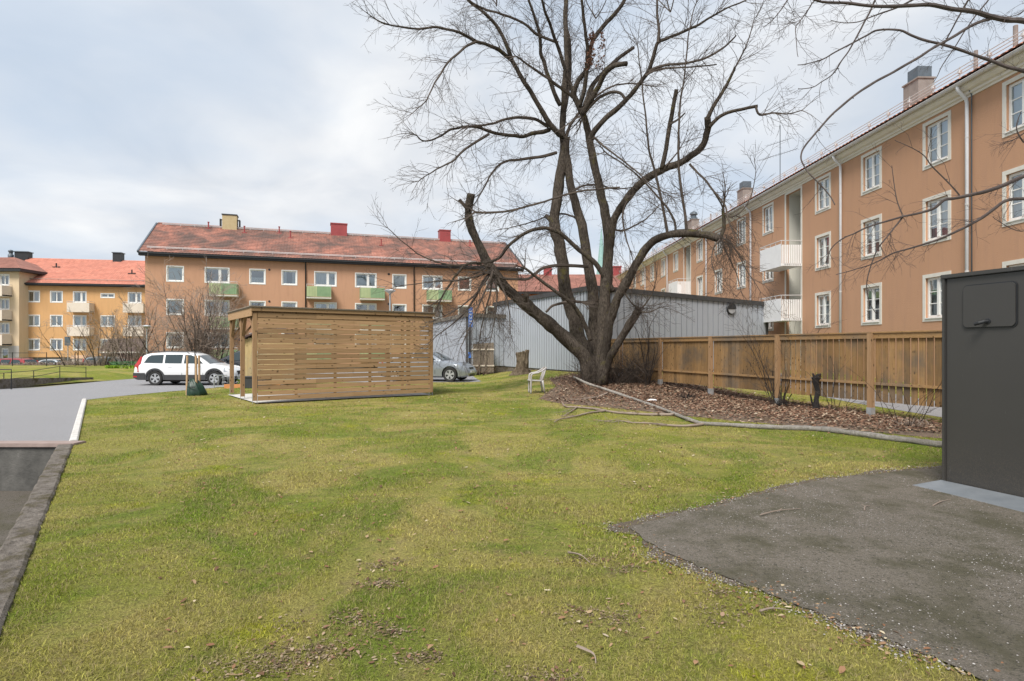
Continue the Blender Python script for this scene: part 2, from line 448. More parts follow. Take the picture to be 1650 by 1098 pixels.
# ---------------------------------------------------------------- grass blades, fallen leaves
def mesh_np(name, V, Fc, k, mat, parent=None):
    me = bpy.data.meshes.new(name); n = len(Fc)
    me.vertices.add(len(V)); me.vertices.foreach_set('co', V.astype(np.float32).ravel())
    me.loops.add(n*k); me.loops.foreach_set('vertex_index', Fc.astype(np.int32).ravel())
    me.polygons.add(n); me.polygons.foreach_set('loop_start', np.arange(0, n*k, k, dtype=np.int32))
    me.materials.append(mat); me.update(calc_edges=True); me.validate()
    return link(name, me, parent)
def Gn(x, y):
    s = lambda t: (lambda c: c*c*(3-2*c))(np.clip(t, 0, 1))
    return (.40*s((y-16.5)/9.5)*s((x+2.2)/4.4)-.25*s((-x-9)/6)*s((y-18)/10)-.75*s((y-40)/14)*s((-x-8)/15)
            + .012*np.sin(x*.9+1)*np.sin(y*.7)*s((x+8)/3)*s((y-2)/3))
def inpoly_n(x, y, P):
    c = np.zeros(len(x), bool); j = len(P)-1
    for i in range(len(P)):
        if P[i][1] != P[j][1]:
            hit = ((P[i][1] > y) != (P[j][1] > y)) & (x < (P[j][0]-P[i][0])*(y-P[i][1])/(P[j][1]-P[i][1])+P[i][0])
            c ^= hit
        j = i
    return c
nr = np.random.default_rng(5)
def lumpy(x, y, s, seed):   # cheap smooth random field in 0..1
    r = np.random.default_rng(seed); out = np.zeros(len(x))
    for k in range(7):
        a = r.uniform(0, 6.28); f = s*r.uniform(.6, 1.7)
        out += np.sin((x*math.cos(a)+y*math.sin(a))*f+r.uniform(0, 6.28))
    return .5+out/7
PERG = [(-7.4, 16.35), (-2.45, 19.6), (-4.6, 22.8), (-9.55, 19.5)]
def bare_spot(x, y):
    b = np.zeros(len(x), bool)
    for u, v, s in ((620,915,.12), (590,943,.10), (560,1000,.15), (620,1015,.12), (540,1045,.2), (470,1060,.22), (960,995,.2), (1010,920,.1), (440,1080,.25), (670,1060,.1)):
        gx, gy = gp(u, v); b |= (((x-gx)/(s*1.2))**2+((y-gy)/(s*.8))**2) < .6+.8*nr.random(len(x))
    return b
def on_lawn(x, y):
    d = (x+3.0)*DN.x+(y-3.45)*DN.y
    ok = (d < -.03) | ((y > 9.8) & (d < -.17))
    ok &= ~((x < -12.75) & (y > 17.9)); ok &= ~((y > 26.95) & (x < -1.3-.13*(y-27)))
    ok &= ~inpoly_n(x, y, PAD)
    mg = inpoly_n(x, y, MARG_P) & (nr.random(len(x)) < .72); ok &= ~mg
    bd = inpoly_n(x, y, BED) & (nr.random(len(x)) < .80+.2*lumpy(x, y, 3.0, 77)); ok &= ~bd
    ok &= ~inpoly_n(x, y, PERG); ok &= ~((x > 9.7) & (x < 12.7))
    return ok
def blades(y0, y1, dens_, w, h, five):
    area = .98*(y1*y1-y0*y0)
    n = int(area*dens_)
    y = np.sqrt(nr.uniform(y0*y0, y1*y1, n)); x = y*nr.uniform(-1.0, 1.0, n)*.98
    ok = on_lawn(x, y); bare = lumpy(x, y, 5.5, 3)
    ok &= ~((bare < .24) & (nr.random(n) < .8)); ok &= ~(bare_spot(x, y) & (nr.random(n) < .60))
    x = x[ok]; y = y[ok]; n = len(x); z = Gn(x, y)
    tall = .65+.7*lumpy(x, y, 2.2, 8)
    hh = h*nr.uniform(.45, 1.15, n)*tall; a = nr.uniform(0, 6.283, n); ww = w*nr.uniform(.6, 1.3, n)
    lean = nr.uniform(.3, 1.45, n); b = nr.uniform(0, 6.283, n)
    sx, sy = np.cos(a)*ww/2, np.sin(a)*ww/2
    lx, ly = np.cos(b)*np.sin(lean)*hh, np.sin(b)*np.sin(lean)*hh; lz = np.cos(lean)*hh
    if five:
        V = np.empty((n, 5, 3))
        V[:,0] = np.c_[x-sx, y-sy, z]; V[:,1] = np.c_[x+sx, y+sy, z]
        V[:,2] = np.c_[x+lx*.4+sx*.8, y+ly*.4+sy*.8, z+lz*.65]; V[:,3] = np.c_[x+lx*.4-sx*.8, y+ly*.4-sy*.8, z+lz*.65]
        V[:,4] = np.c_[x+lx*1.25, y+ly*1.25, z+lz*.95]
        o = np.arange(n)[:,None]*5
        Fc = np.concatenate([o+np.array([[0,1,2]]), o+np.array([[0,2,3]]), o+np.array([[3,2,4]])])
    else:
        V = np.empty((n, 3, 3))
        V[:,0] = np.c_[x-sx, y-sy, z]; V[:,1] = np.c_[x+sx, y+sy, z]; V[:,2] = np.c_[x+lx, y+ly, z+lz]
        Fc = np.arange(n*3).reshape(n, 3)
    return V.reshape(-1, 3), Fc
VV = []; FF = []; off = 0
for args in ((2.3, 4.2, 10000, .0036, .032, True), (4.2, 7.5, 3800, .0055, .034, True), (7.5, 13, 1350, .009, .036, False),
             (13, 22, 520, .013, .038, False), (22, 36, 160, .02, .045, False)):
    v, f = blades(*args); VV.append(v); FF.append(f+off); off += len(v)
tag(mesh_np('grass_blades', np.concatenate(VV), np.concatenate(FF), 3, M['blade']), kind='stuff')
def leafmat(name, stops):
    t = NT(name); c = t.ramp(t.island(), stops); t.base(c); t.b.inputs['Roughness'].default_value = .85
    t.b.inputs['Specular IOR Level'].default_value = .2; return t.m
M['leaf'] = leafmat('dead_leaves', [(0, (.10,.06,.035)), (.3, (.20,.10,.055)), (.6, (.26,.15,.085)), (.85, (.33,.24,.14)), (1, (.50,.43,.30))])
M['leaf_red'] = leafmat('brown_bed_leaves', [(0, (.065,.034,.023)), (.3, (.155,.084,.054)), (.6, (.23,.13,.085)), (.85, (.30,.21,.14)), (1, (.45,.37,.28))])
def leaves(name, x, y, size, mat, lift=.02, label=None):
    n = len(x); z = Gn(x, y)+nr.uniform(.006, lift, n)+size*.15
    L = size*nr.uniform(.6, 1.3, n); Wd = L*nr.uniform(.35, .6, n); a = nr.uniform(0, 6.283, n)
    t1 = nr.normal(0, .32, n); cur = nr.uniform(-.1, .45, n)*L
    ca, sa = np.cos(a), np.sin(a); V = np.empty((n, 6, 3))
    pts = [(-.5, 0, 0), (-.15, -.5, .6), (.25, -.4, .7), (.5, 0, .1), (.2, .45, .7), (-.2, .5, .6)]
    for k, (p, q, c) in enumerate(pts):
        px = p*L; py = q*Wd
        V[:,k] = np.c_[x+ca*px-sa*py, y+sa*px+ca*py, z+cur*c*abs(q)*1.2+np.sin(t1)*px*.6+t1*py*.4]
    V[:,:,2] = np.maximum(V[:,:,2], (Gn(x, y)+.004)[:,None])
    o = np.arange(n)[:,None]*6
    Fc = np.concatenate([o+np.array([[0,1,5]]), o+np.array([[1,2,4]]), o+np.array([[1,4,5]]), o+np.array([[2,3,4]])])
    return tag(mesh_np(name, V.reshape(-1,3), Fc, 3, mat), kind='stuff')
# dry leaves scattered over the lawn, thicker in some spots
n = 9000; y = np.sqrt(nr.uniform(2.3**2, 20**2, n)); x = y*nr.uniform(-.6, 1.0, n)
cl = lumpy(x, y, 3.3, 11)
k = (((cl > .60) | (nr.random(n) < .45)) & on_lawn(x, y)); x = x[k]; y = y[k]
leaves('lawn_leaves', x, y, nr.uniform(.016, .042, len(x))+.0018*y, M['leaf'], .012)
cx_ = []; cy_ = []; SPOTS = []
for (u, v, s, c) in ((620,915,.14,26), (590,943,.10,22), (625,945,.10,24), (560,1000,.20,40), (620,1015,.16,34), (540,1045,.22,50), (470,1060,.24,50), (960,995,.22,46), (940,900,.2,18), (1010,920,.12,14), (1160,960,.1,12), (670,1060,.15,26), (890,1090,.2,24), (440,1080,.3,40), (1180,990,.2,16)):
    gx, gy = gp(u, v); cx_ += list(nr.normal(gx, s*.6, c)); cy_ += list(nr.normal(gy, s*.6, c)); SPOTS.append((gx, gy, s))
M['crumb'] = leafmat('soil_crumbs', [(0, (.06,.042,.026)), (.5, (.14,.10,.06)), (1, (.30,.235,.16))])
qx = []; qy = []
for gx, gy, s in SPOTS:
    for _ in range(3):
        ox, oy = nr.normal(0, s*.5, 2); k_ = int(420*s); qx += list(nr.normal(gx+ox, s*.42, k_)); qy += list(nr.normal(gy+oy*.6, s*.26, k_))
leaves('soil_crumbs', np.array(qx), np.array(qy), nr.uniform(.008, .024, len(qx)), M['crumb'], .006)
leaves('leaf_clumps', np.array(cx_), np.array(cy_), nr.uniform(.014, .034, len(cx_)), M['leaf_red'], .006)
# leaves along the pad's edge and scattered twigs / stones on it
ex = []; ey = []
for (x0, y0) in MARG_P:
    if y0 > 0: kq = int(15*max(0, mnoise.noise(Vector((x0*1.7, y0*1.7, 3)))+.25)*2); ex += list(nr.normal(x0-.02, .12, kq)); ey += list(nr.normal(y0, .12, kq))
leaves('edge_leaves', np.array(ex), np.array(ey), nr.uniform(.012, .036, len(ex)), M['leaf'], .012)
n = 90000; y = nr.uniform(10.8, 26, n); x = nr.uniform(-1, 9.3, n); k = inpoly_n(x+nr.normal(0, .3, n), y+nr.normal(0, .45, n), BED); x = x[k]; y = y[k]
dd = .25+.6*lumpy(x, y, 1.6, 21); fence_d = (8.3-.36*(y-13.6))-x
k = (nr.random(len(x)) < np.clip(1.25-fence_d*.22, .25, 1)*(.45+dd)); k &= ~((y < 13.2) & (nr.random(len(x)) < .4))
leaves('bed_leaves', x[k], y[k], .085, M['leaf_red'], .06)
n = 30000; y = nr.uniform(1.8, 7.2, n); x = nr.uniform(.9, 7.5, n); k = inpoly_n(x, y, PAD); x = x[k]; y = y[k]
kk = (lumpy(x, y, 2.4, 31) > .46) | (nr.random(len(x)) < .25); x = x[kk]; y = y[kk]; n = len(x)
s = nr.uniform(.0018, .0065, n)
V = np.empty((n, 6, 3)); zz = Gn(x, y)+.014
for kx, (a, b, c) in enumerate(((1,0,.4),(-1,0,.4),(0,1,.4),(0,-1,.4),(0,0,1.1),(0,0,0))):
    V[:,kx] = np.c_[x+a*s*nr.uniform(.7,1.3,n), y+b*s*nr.uniform(.7,1.3,n), zz+c*s]
o = np.arange(n)[:,None]*6
Fc = np.concatenate([o+np.array([q]) for q in ((0,2,4),(2,1,4),(1,3,4),(3,0,4))])
M['grit'] = leafmat('grit', [(0, (.07,.06,.05)), (.6, (.20,.18,.165)), (1, (.42,.40,.38))])
tag(mesh_np('pad_grit', V.reshape(-1,3), Fc, 3, M['grit']), kind='stuff')
# stony edge of the pad
n = 4200; i_ = nr.integers(0, len(MARG_P), n); P_ = np.array(MARG_P); x = P_[i_,0]+nr.normal(.05, .07, n); y = P_[i_,1]+nr.normal(0, .07, n)
k = (y > .5) & (y < 9); x = x[k]; y = y[k]; n = len(x); s = nr.uniform(.003, .009, n)
V = np.empty((n, 6, 3)); zz = Gn(x, y)+.006
for kx, (a, b, c) in enumerate(((1,0,.4),(-1,0,.4),(0,1,.4),(0,-1,.4),(0,0,1.1),(0,0,0))):
    V[:,kx] = np.c_[x+a*s*nr.uniform(.7,1.3,n), y+b*s*nr.uniform(.7,1.3,n), zz+c*s]
o = np.arange(n)[:,None]*6
Fc = np.concatenate([o+np.array([q]) for q in ((0,2,4),(2,1,4),(1,3,4),(3,0,4))])
tag(mesh_np('margin_stones', V.reshape(-1,3), Fc, 3, M['grit']), kind='stuff')
# ---------------------------------------------------------------- building materials
def plaster(name, c, c2, dirt, bsc=60, b=.5):
    t = NT(name); co = t.coord()
    col = t.mix(t.noise(co, .35, 6, .6, .5), c, c2)
    col = t.mix(t.ramp(t.noise(t.coord((3,3,.35)), 1.2, 6, .65), [(.48, 0.0), (.72, .55)]), col, dirt)
    sp = t.ramp(t.noise(co, 9, 6, .75), [(.69, 0.0), (.72, .5)])
    col = t.mix(sp, col, tuple(min(1, x*1.5) for x in c))
    t.base(col); t.b.inputs['Roughness'].default_value = .92; t.b.inputs['Specular IOR Level'].default_value = .2
    t.bump(t.noise(co, bsc, 5, .7), b, .02); return t.m
M['pl_orange'] = plaster('orange_brown_plaster', (.46,.262,.165), (.51,.295,.19), (.39,.22,.14), 30, .35)
M['pl_right'] = plaster('terracotta_plaster', (.46,.268,.165), (.51,.30,.19), (.41,.245,.165), 22, .7)
M['pl_yellow'] = plaster('ochre_yellow_plaster', (.57,.335,.155), (.62,.37,.175), (.49,.29,.14))
M['pl_beige'] = plaster('beige_plaster', (.60,.47,.31), (.64,.51,.35), (.5,.4,.27))
M['pl_stone'] = plaster('grey_stone_cladding', (.36,.34,.31), (.43,.41,.38), (.28,.27,.25))
M['pl_dark'] = plaster('dark_plinth_and_gap_shade', (.06,.063,.06), (.09,.095,.09), (.04,.04,.04))
M['pl_grey'] = plaster('grey_green_render', (.55,.54,.48), (.60,.59,.53), (.48,.47,.42))
M['pl_red'] = plaster('red_plaster', (.50,.21,.13), (.55,.24,.15), (.4,.17,.1))
M['trim_white'] = mk('white_window_paint', (.72,.72,.69), (.80,.80,.78), 8, .5)
M['trim_cream'] = mk('cream_stucco_band', (.60,.58,.52), (.68,.66,.60), 3, .8, .2, 40)
M['cornice'] = mk('cream_cornice', (.66,.63,.57), (.74,.71,.65), 3, .8)
M['gutter'] = mk('pale_zinc_gutter', (.50,.49,.49), (.60,.59,.58), 4, .45, metal=.0)
M['pipe_white'] = mk('white_downpipe', (.62,.64,.68), (.70,.71,.74), 4, .4)
M['black_metal'] = mk('black_sheet_metal', (.012,.013,.015), (.022,.024,.027), 4, .5)
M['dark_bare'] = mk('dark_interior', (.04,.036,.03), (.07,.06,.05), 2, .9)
M['curtain'] = mk('white_curtain', (.62,.64,.64), (.80,.80,.78), 2, .9, .5, 14, stretch=(9,1,.3))
M['blind'] = mk('pale_roller_blind', (.50,.56,.56), (.62,.67,.66), 1, .9)
M['drape_warm'] = mk('brown_curtain', (.20,.13,.06), (.30,.2,.1), 2, .9, .5, 14, stretch=(9,1,.3))
def glass():
    t = NT('window_glass'); t.n.remove(t.b)
    g = t.new('ShaderNodeBsdfGlossy'); g.inputs['Roughness'].default_value = .02; g.inputs['Color'].default_value = (.80,.86,.90,1)
    tr = t.new('ShaderNodeBsdfTransparent'); tr.inputs['Color'].default_value = (.86,.93,.93,1)
    fr = t.new('ShaderNodeFresnel'); fr.inputs['IOR'].default_value = 1.7
    f = t.math('ADD', t.math('MULTIPLY', fr.outputs[0], 1.4), .20)
    b = t.new('ShaderNodeBump'); b.inputs['Strength'].default_value = .04; b.inputs['Distance'].default_value = .05
    t.link(t.noise(t.coord(), 1.1, 2), b.inputs['Height']); t.link(b.outputs[0], g.inputs['Normal'])
    mx = t.new('ShaderNodeMixShader'); t.link(f, mx.inputs[0]); t.link(tr.outputs[0], mx.inputs[1]); t.link(g.outputs[0], mx.inputs[2])
    t.link(mx.outputs[0], t.out.inputs[0]); return t.m
M['glass'] = glass()
def tiles(name, c1, c2, stain, st):
    t = NT(name); co = t.coord()
    isl = t.new('ShaderNodeTexNoise'); isl.inputs['Scale'].default_value = 3.2; isl.inputs['Detail'].default_value = 2
    t.link(co, isl.inputs['Vector'])
    v = t.new('ShaderNodeTexVoronoi'); v.inputs['Scale'].default_value = 3.6; t.link(co, v.inputs['Vector'])
    col = t.mix(t.noise(co, .5, 5, .6), c1, c2)
    col = t.val(col, t.mapr(v.outputs['Color'], 0, 1, .80, 1.22))
    col = t.mix(t.ramp(t.noise(co, .55, 7, .65, .6), [(.36, 0.0), (.62, st)]), col, stain)
    col = t.mix(t.ramp(t.noise(co, 7, 5, .7), [(.5, 0.0), (.7, st*.8)]), col, stain)
    t.base(col); t.b.inputs['Roughness'].default_value = .85; t.b.inputs['Specular IOR Level'].default_value = .25; return t.m
M['tile_old'] = tiles('weathered_clay_tile', (.33,.135,.095), (.42,.20,.15), (.13,.09,.078), 1.0)
M['tile_new'] = tiles('red_clay_tile', (.48,.18,.125), (.54,.24,.175), (.44,.19,.145), .4)
M['tile_right'] = tiles('orange_clay_tile', (.55,.215,.135), (.62,.29,.2), (.30,.17,.13), .6)
M['tile_brown'] = tiles('brown_red_tile', (.31,.14,.11), (.36,.18,.14), (.15,.08,.065), .5)
M['chim_beige'] = mk('beige_chimney', (.42,.33,.18), (.48,.39,.23), 3, .9, .3)
M['chim_red'] = mk('red_sheet_chimney', (.26,.045,.045), (.33,.06,.06), 2, .5)
M['chim_grey'] = mk('grey_plaster_chimney', (.20,.175,.16), (.27,.24,.22), 3, .9, .4)
M['cowl'] = mk('blue_grey_cowl', (.075,.095,.115), (.10,.125,.15), 4, .5)
M['bal_green_l'] = mk('pale_green_cloth', (.40,.45,.24), (.47,.52,.29), 2, .85, .2, 20)
M['bal_green'] = mk('green_balcony_sheet', (.20,.31,.17), (.26,.38,.21), 2, .7)
M['bal_cream'] = mk('cream_balcony_sheet', (.62,.54,.44), (.68,.60,.50), 2, .7)
M['bal_white'] = mk('white_balcony_sheet', (.72,.72,.72), (.80,.80,.80), 2, .5)

# ---------------------------------------------------------------- building pieces
def facade(parent, x0, x1, z0, z1, holes, mat, name='wall', th=.25, y=0.0):
    m = MB(); xs = sorted({x0, x1, *[h[0] for h in holes], *[h[1] for h in holes]}); zs = sorted({z0, z1, *[h[2] for h in holes], *[h[3] for h in holes]})
    for i in range(len(xs)-1):
        for j in range(len(zs)-1):
            cx, cz = (xs[i]+xs[i+1])/2, (zs[j]+zs[j+1])/2
            if xs[i] < x0-1e-6 or xs[i+1] > x1+1e-6 or zs[j] < z0-1e-6 or zs[j+1] > z1+1e-6: continue
            if any(h[0] < cx < h[1] and h[2] < cz < h[3] for h in holes): continue
            m.quad((xs[i], y, zs[j]), (xs[i+1], y, zs[j]), (xs[i+1], y, zs[j+1]), (xs[i], y, zs[j+1]))
    for a, b, c, d in holes:
        m.quad((a, y, c), (b, y, c), (b, y+th, c), (a, y+th, c)); m.quad((a, y, d), (a, y+th, d), (b, y+th, d), (b, y, d))
        m.quad((a, y, c), (a, y+th, c), (a, y+th, d), (a, y, d)); m.quad((b, y, c), (b, y, d), (b, y+th, d), (b, y+th, c))
    return m.build(name, mat, parent)
def tile_roof(parent, x0, x1, ey, ez, ry, rz, mat, per=.25, sub=4, course=.36, name='roof', x0r=None, x1r=None, amp=.028):
    L = math.hypot(ry-ey, rz-ez); nc = max(2, int(L/course)); nx = int((x1-x0)/per*sub); m = MB()
    ny, nz = -(rz-ez)/L, (ry-ey)/L
    if nz < 0: ny, nz = -ny, -nz
    rows = []
    for k in range(nc+1):
        t = k/nc
        for lift in ((.0,) if k == 0 else (.0, .03) if False else (.0,)):
            rows.append((t, lift))
    rr = []
    for k in range(nc):
        rr += [(k/nc, .028), ((k+1)/nc, .0)]
    x0r = x0 if x0r is None else x0r; x1r = x1 if x1r is None else x1r
    for r, (t, lf) in enumerate(rr):
        for i in range(nx+1):
            q = i/nx; xx = x0+(x1-x0)*q
            xl = x0+(x0r-x0)*t; xh = x1+(x1r-x1)*t; xx = min(max(xx, xl), xh)
            w = amp*abs(math.sin(math.pi*xx/per))+lf
            m.v.append((xx, ey+(ry-ey)*t+ny*w, ez+(rz-ez)*t+nz*w))
    n1 = nx+1
    for r in range(len(rr)-1):
        for i in range(nx): a = r*n1+i; m.f.append((a, a+1, a+n1+1, a+n1))
    return m.build(name, mat, parent)
WCACHE = {}
def wmesh(key, fn):
    if key not in WCACHE: WCACHE[key] = fn()
    return WCACHE[key]
def window(parent, x, z, w, h, style, cur=None, wr=rng, y=0.0, name='window'):
    """x,z: lower left of the outer casing. Styles: box (flat white casing), pair, door, cottage (2 x 3 panes in a wide stucco band)."""
    w = round(w, 2); h = round(h, 2); ca = .13 if style == 'cottage' else .085
    yo = -.02
    def casing():
        m = MB(); y0, y1 = yo, (.012 if style == 'cottage' else .11)
        if style != 'cottage': y1 = .10
        m.box(0, w, y0, y1 if style != 'cottage' else .0, 0, ca); m.box(0, w, y0, .0 if style == 'cottage' else y1, h-ca, h)
        m.box(0, ca, y0, .0 if style == 'cottage' else y1, ca, h-ca); m.box(w-ca, w, y0, .0 if style == 'cottage' else y1, ca, h-ca)
        return m.mesh('window_casing', M['trim_cream'] if style == 'cottage' else M['trim_white'])
    def sash():
        m = MB(); a = ca+.004; fw = .075; y0, y1 = .075, .135
        if style == 'cottage': fw = .085
        X0, X1, Z0, Z1 = a, w-a, a, h-a
        m.box(X0, X1, y0, y1, Z0, Z0+fw); m.box(X0, X1, y0, y1, Z1-fw, Z1)
        m.box(X0, X0+fw, y0, y1, Z0+fw, Z1-fw); m.box(X1-fw, X1, y0, y1, Z0+fw, Z1-fw)
        if style == 'cottage':
            c = w/2; m.box(c-.055, c+.055, y0-.02, y1, Z0+fw, Z1-fw)
            for k in (1, 2):
                zz = Z0+fw+(Z1-Z0-2*fw)*k/3
                m.box(X0+fw, c-.055, y0+.012, y1-.012, zz-.015, zz+.015); m.box(c+.055, X1-fw, y0+.012, y1-.012, zz-.015, zz+.015)
            m.box(X0-.0, X1+.0, -.05, y0-.002, Z0-.035, Z0-.005)
        elif style in ('pair', 'door'):
            c = w*(.5 if style == 'pair' else .60); g = .05 if style == 'pair' else .11
            m.box(c-g, c+g, y0-.01, y1, Z0+fw, Z1-fw)
        return m.mesh('sash', M['trim_white'])
    o = link(name, wmesh(('c', style, w, h), casing), parent, (x, y, z))
    link('sash', wmesh(('s', style, w, h), sash), o)
    a = ca+.03
    link('pane', wmesh(('p', style, w, h), lambda: MB().quad((a,.105,a),(w-a,.105,a),(w-a,.105,h-a),(a,.105,h-a)).mesh('pane', M['glass'])), o)
    cur = cur or wr.choice(['full', 'sides', 'blind', 'none', 'half'])
    def curt(kind, sd):
        m = MB(); r2 = random.Random(sd)
        spans = {'full': [(0, 1)], 'sides': [(0, .28), (.72, 1)], 'left': [(0, .42)], 'half': [(0, 1)]}.get(kind, [])
        for p, q in spans:
            n = max(4, int((q-p)*24)); xa, xb = a+(w-2*a)*p, a+(w-2*a)*q; zt = h-a; zb = a if kind != 'half' else a
            if kind == 'half': zt = a+(h-2*a)*.45
            pr = [(xa+(xb-xa)*i/n, .21+.025*math.sin(i*1.7+sd)) for i in range(n+1)]
            for i in range(n): m.quad((*pr[i], zb), (*pr[i+1], zb), (*pr[i+1], zt), (*pr[i], zt))
        return m
    if cur in ('full', 'sides', 'left', 'half'):
        sd = wr.randrange(3); link('curtain', wmesh(('k', style, w, h, cur, sd), lambda: curt(cur, sd).mesh('curtain', M['curtain'])), o)
    elif cur == 'warm':
        link('curtain', wmesh(('k', style, w, h, cur), lambda: curt('sides', 2).mesh('curtain', M['drape_warm'])), o)
    elif cur in ('blind', 'blindhalf'):
        zb = a if cur == 'blind' else h*.5
        link('blind', wmesh(('b', style, w, h, cur), lambda: MB().box(a, w-a, .19, .195, zb, h-a).mesh('blind', M['blind'])), o)
    return o
def whole(style, x, z, w, h):
    ca = .13 if style == 'cottage' else .0
    return (x+ca, x+w-ca, z+ca, z+h-ca) if ca else (x+.004, x+w-.004, z+.004, z+h-.004)
def pipe(parent, pts, r, mat, name='downpipe', k=10):
    return MB().tube(pts, r, k).build(name, mat, parent, smooth=True)
def along(P0, d, u):
    t = (u-CX)/F; return (t*P0[1]-P0[0])/(d[0]-t*d[1])

# ================ orange building at the end of the yard
P0 = Vector((-30.5, 49.0)); dA = Vector((.951, .309)).normalized(); aA = math.atan2(dA.y, dA.x)
LA = 32.7
bA = empty('apartment_building', (P0.x, P0.y, -1.3), aA, 'orange brown plastered apartment house with green balconies and a weathered red tiled roof', 'building')
ZA = 1.3   # local z = world z + 1.3
cols = [('box', 269.2, 295.2, 'blind'), ('door', 330.7, 369, 'none'), ('box', 402.6, 427.2, 'half'), ('box', 454.5, 478, 'sides'), ('door', 507, 541.7, 'full'),
        ('door', 572.6, 606.2, 'blind'), ('box', 633, 654, 'full'), ('door', 681, 712, 'sides'), ('box', 739, 758, 'none'), ('box', 785.4, 802, 'blind')]
holes = []; wins = []
for ci, (st, u0, u1, cu) in enumerate(cols):
    s0, s1 = along(P0, dA, u0), along(P0, dA, u1)
    w = 1.33 if st == 'box' else 1.95; s = (s0+s1)/2-w/2
    for r in range(4):
        z = 7.12-2.8*r+ZA; h = 1.36; dz = 0
        if r == 3 and ci in (4, 5, 7): continue
        holes.append(whole(st, s, z, w, h)); wins.append((s, z, w, h, st, cu if r == 0 else None))
facade(bA, 0, LA, 0, 9.25+ZA, holes, M['pl_orange'])
for s, z, w, h, st, cu in wins: window(bA, s, z, w, h, st, cu)
mm = MB(); D = 11.0
mm.quad((0, D, 0), (0, 0, 0), (0, 0, 10.55), (0, D, 10.55)); mm.quad((LA, 0, 0), (LA, D, 0), (LA, D, 10.55), (LA, 0, 10.55)); mm.quad((LA, D, 0), (0, D, 0), (0, D, 10.55), (LA, D, 10.55))
mm.add([(0, 0, 10.55), (0, D, 10.55), (0, D/2, 14.05)], [(0, 1, 2)]); mm.add([(LA, 0, 10.55), (LA, D, 10.55), (LA, D/2, 14.05)], [(0, 2, 1)])
mm.build('gable_walls', M['pl_orange'], bA)
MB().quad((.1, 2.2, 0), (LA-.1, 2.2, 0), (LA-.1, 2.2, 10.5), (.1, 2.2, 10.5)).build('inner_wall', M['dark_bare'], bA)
EZ = 9.5+ZA; RZ = 12.95+ZA
rA = tile_roof(bA, -.35, LA+.45, -.42, EZ, 5.5, RZ, M['tile_old'])
tile_roof(bA, -.35, LA+.45, 11.42, EZ, 5.5, RZ, M['tile_old'], sub=2, name='rear_roof')
mm = MB(); mm.box(-.38, LA+.48, -.46, .0-.003, EZ-.30, EZ-.06); mm.box(-.38, LA+.48, -.60, -.46, EZ-.15, EZ-.02); mm.build('eave_gutter', M['black_metal'], bA)
for xx in (-.42, LA+.46):
    mm = MB(); mm.bar((xx, -.45, EZ-.02), (xx, 5.5, RZ+.03), .12, .16); mm.bar((xx, 11.45, EZ-.02), (xx, 5.5, RZ+.03), .12, .16)
    mm.build('verge_flashing', M['cowl'], bA)
mm = MB(); mm.tube([(-.3, 5.5, RZ+.03), (LA+.4, 5.5, RZ+.03)], .11, 8); mm.build('ridge_cap', M['tile_old'], bA)
mm = MB(); nslope = Vector((0, 5.92, RZ-EZ)).normalized()
for t, hh in ((.09, .22), (.945, .2)):
    y = -.42+5.92*t; z = EZ+(RZ-EZ)*t
    mm.tube([(.1, y, z+hh), (LA-.1, y, z+hh)], .03, 5); mm.tube([(.1, y, z+hh*.6), (LA-.1, y, z+hh*.6)], .025, 5)
    for k in range(28): xx = .4+k*(LA-.8)/27; mm.bar((xx, y, z), (xx, y, z+hh), .03, .03)
mm.build('snow_guard', M['gutter'], bA)
for u, name, w, h, dd, mt in ((371, 'chimney', 1.25, 1.25, 1.0, 'chim_beige'), (546, 'chimney', 1.55, 1.05, 1.1, 'chim_red'), (716, 'chimney', 1.15, 1.05, 1.0, 'chim_red')):
    Pm = (P0.x-dA.y*5.5, P0.y+dA.x*5.5); s = along(Pm, dA, u)
    c = MB().box(s-w/2, s+w/2, 5.0, 5.0+dd, RZ-.5, RZ+h-.15).build(name, M[mt], bA)
    mm = MB().box(s-w/2-.05, s+w/2+.05, 4.95, 5.05+dd, RZ+h-.15, RZ+h-.05)
    if mt == 'chim_beige':
        for q in (-1, 1): mm.box(s+q*(w/2+.2)-.05, s+q*(w/2+.2)+.05, 5.2, 5.8, RZ+.1, RZ+.75); mm.box(*sorted((s+q*w/2, s+q*(w/2+.25))), 5.4, 5.6, RZ+.68, RZ+.76)
    mm.build('chimney_cap', M['black_metal'] if mt == 'chim_beige' else M['chim_red'], c)
for u, t in ((336, .9), (394, .82), (450, .88), (468, .72), (614, .6), (757, .78)):
    Pm = (P0.x-dA.y*5.5*t, P0.y+dA.x*5.5*t); s = along(Pm, dA, u); y = -.42+5.92*t; z = EZ+(RZ-EZ)*t
    mm = MB().tube([(s, y, z-.1), (s, y, z+.62)], .06, 7); mm.lathe([(.09, 0), (.09, .08)], 8, (s, y, z+.6)); mm.box(s-.22, s+.22, y-.05, y+.05, z, z+.07)
    mm.build('roof_vent', M['chim_red'], bA)
for u in (492.5, 667):
    s = along(P0, dA, u); pipe(bA, [(s, -.45, EZ-.1), (s, -.1, EZ-.5), (s, -.1, .8)], .055, M['black_metal'])
for u in (434, 434, 626):
    s = along(P0, dA, u)
mm = MB()
for u in (434, 627, 626):
    s = along(P0, dA, u)
    for r in range(3): mm.lathe([(.09, 0), (.09, .03)], 10, (s, -.03, 8.45-2.8*r+ZA), 'y')
mm.build('wall_vents', M['black_metal'], bA)
MB().box(.02, LA-.02, -.06, -.003, 0, 1.25).build('plinth', M['pl_dark'], bA)
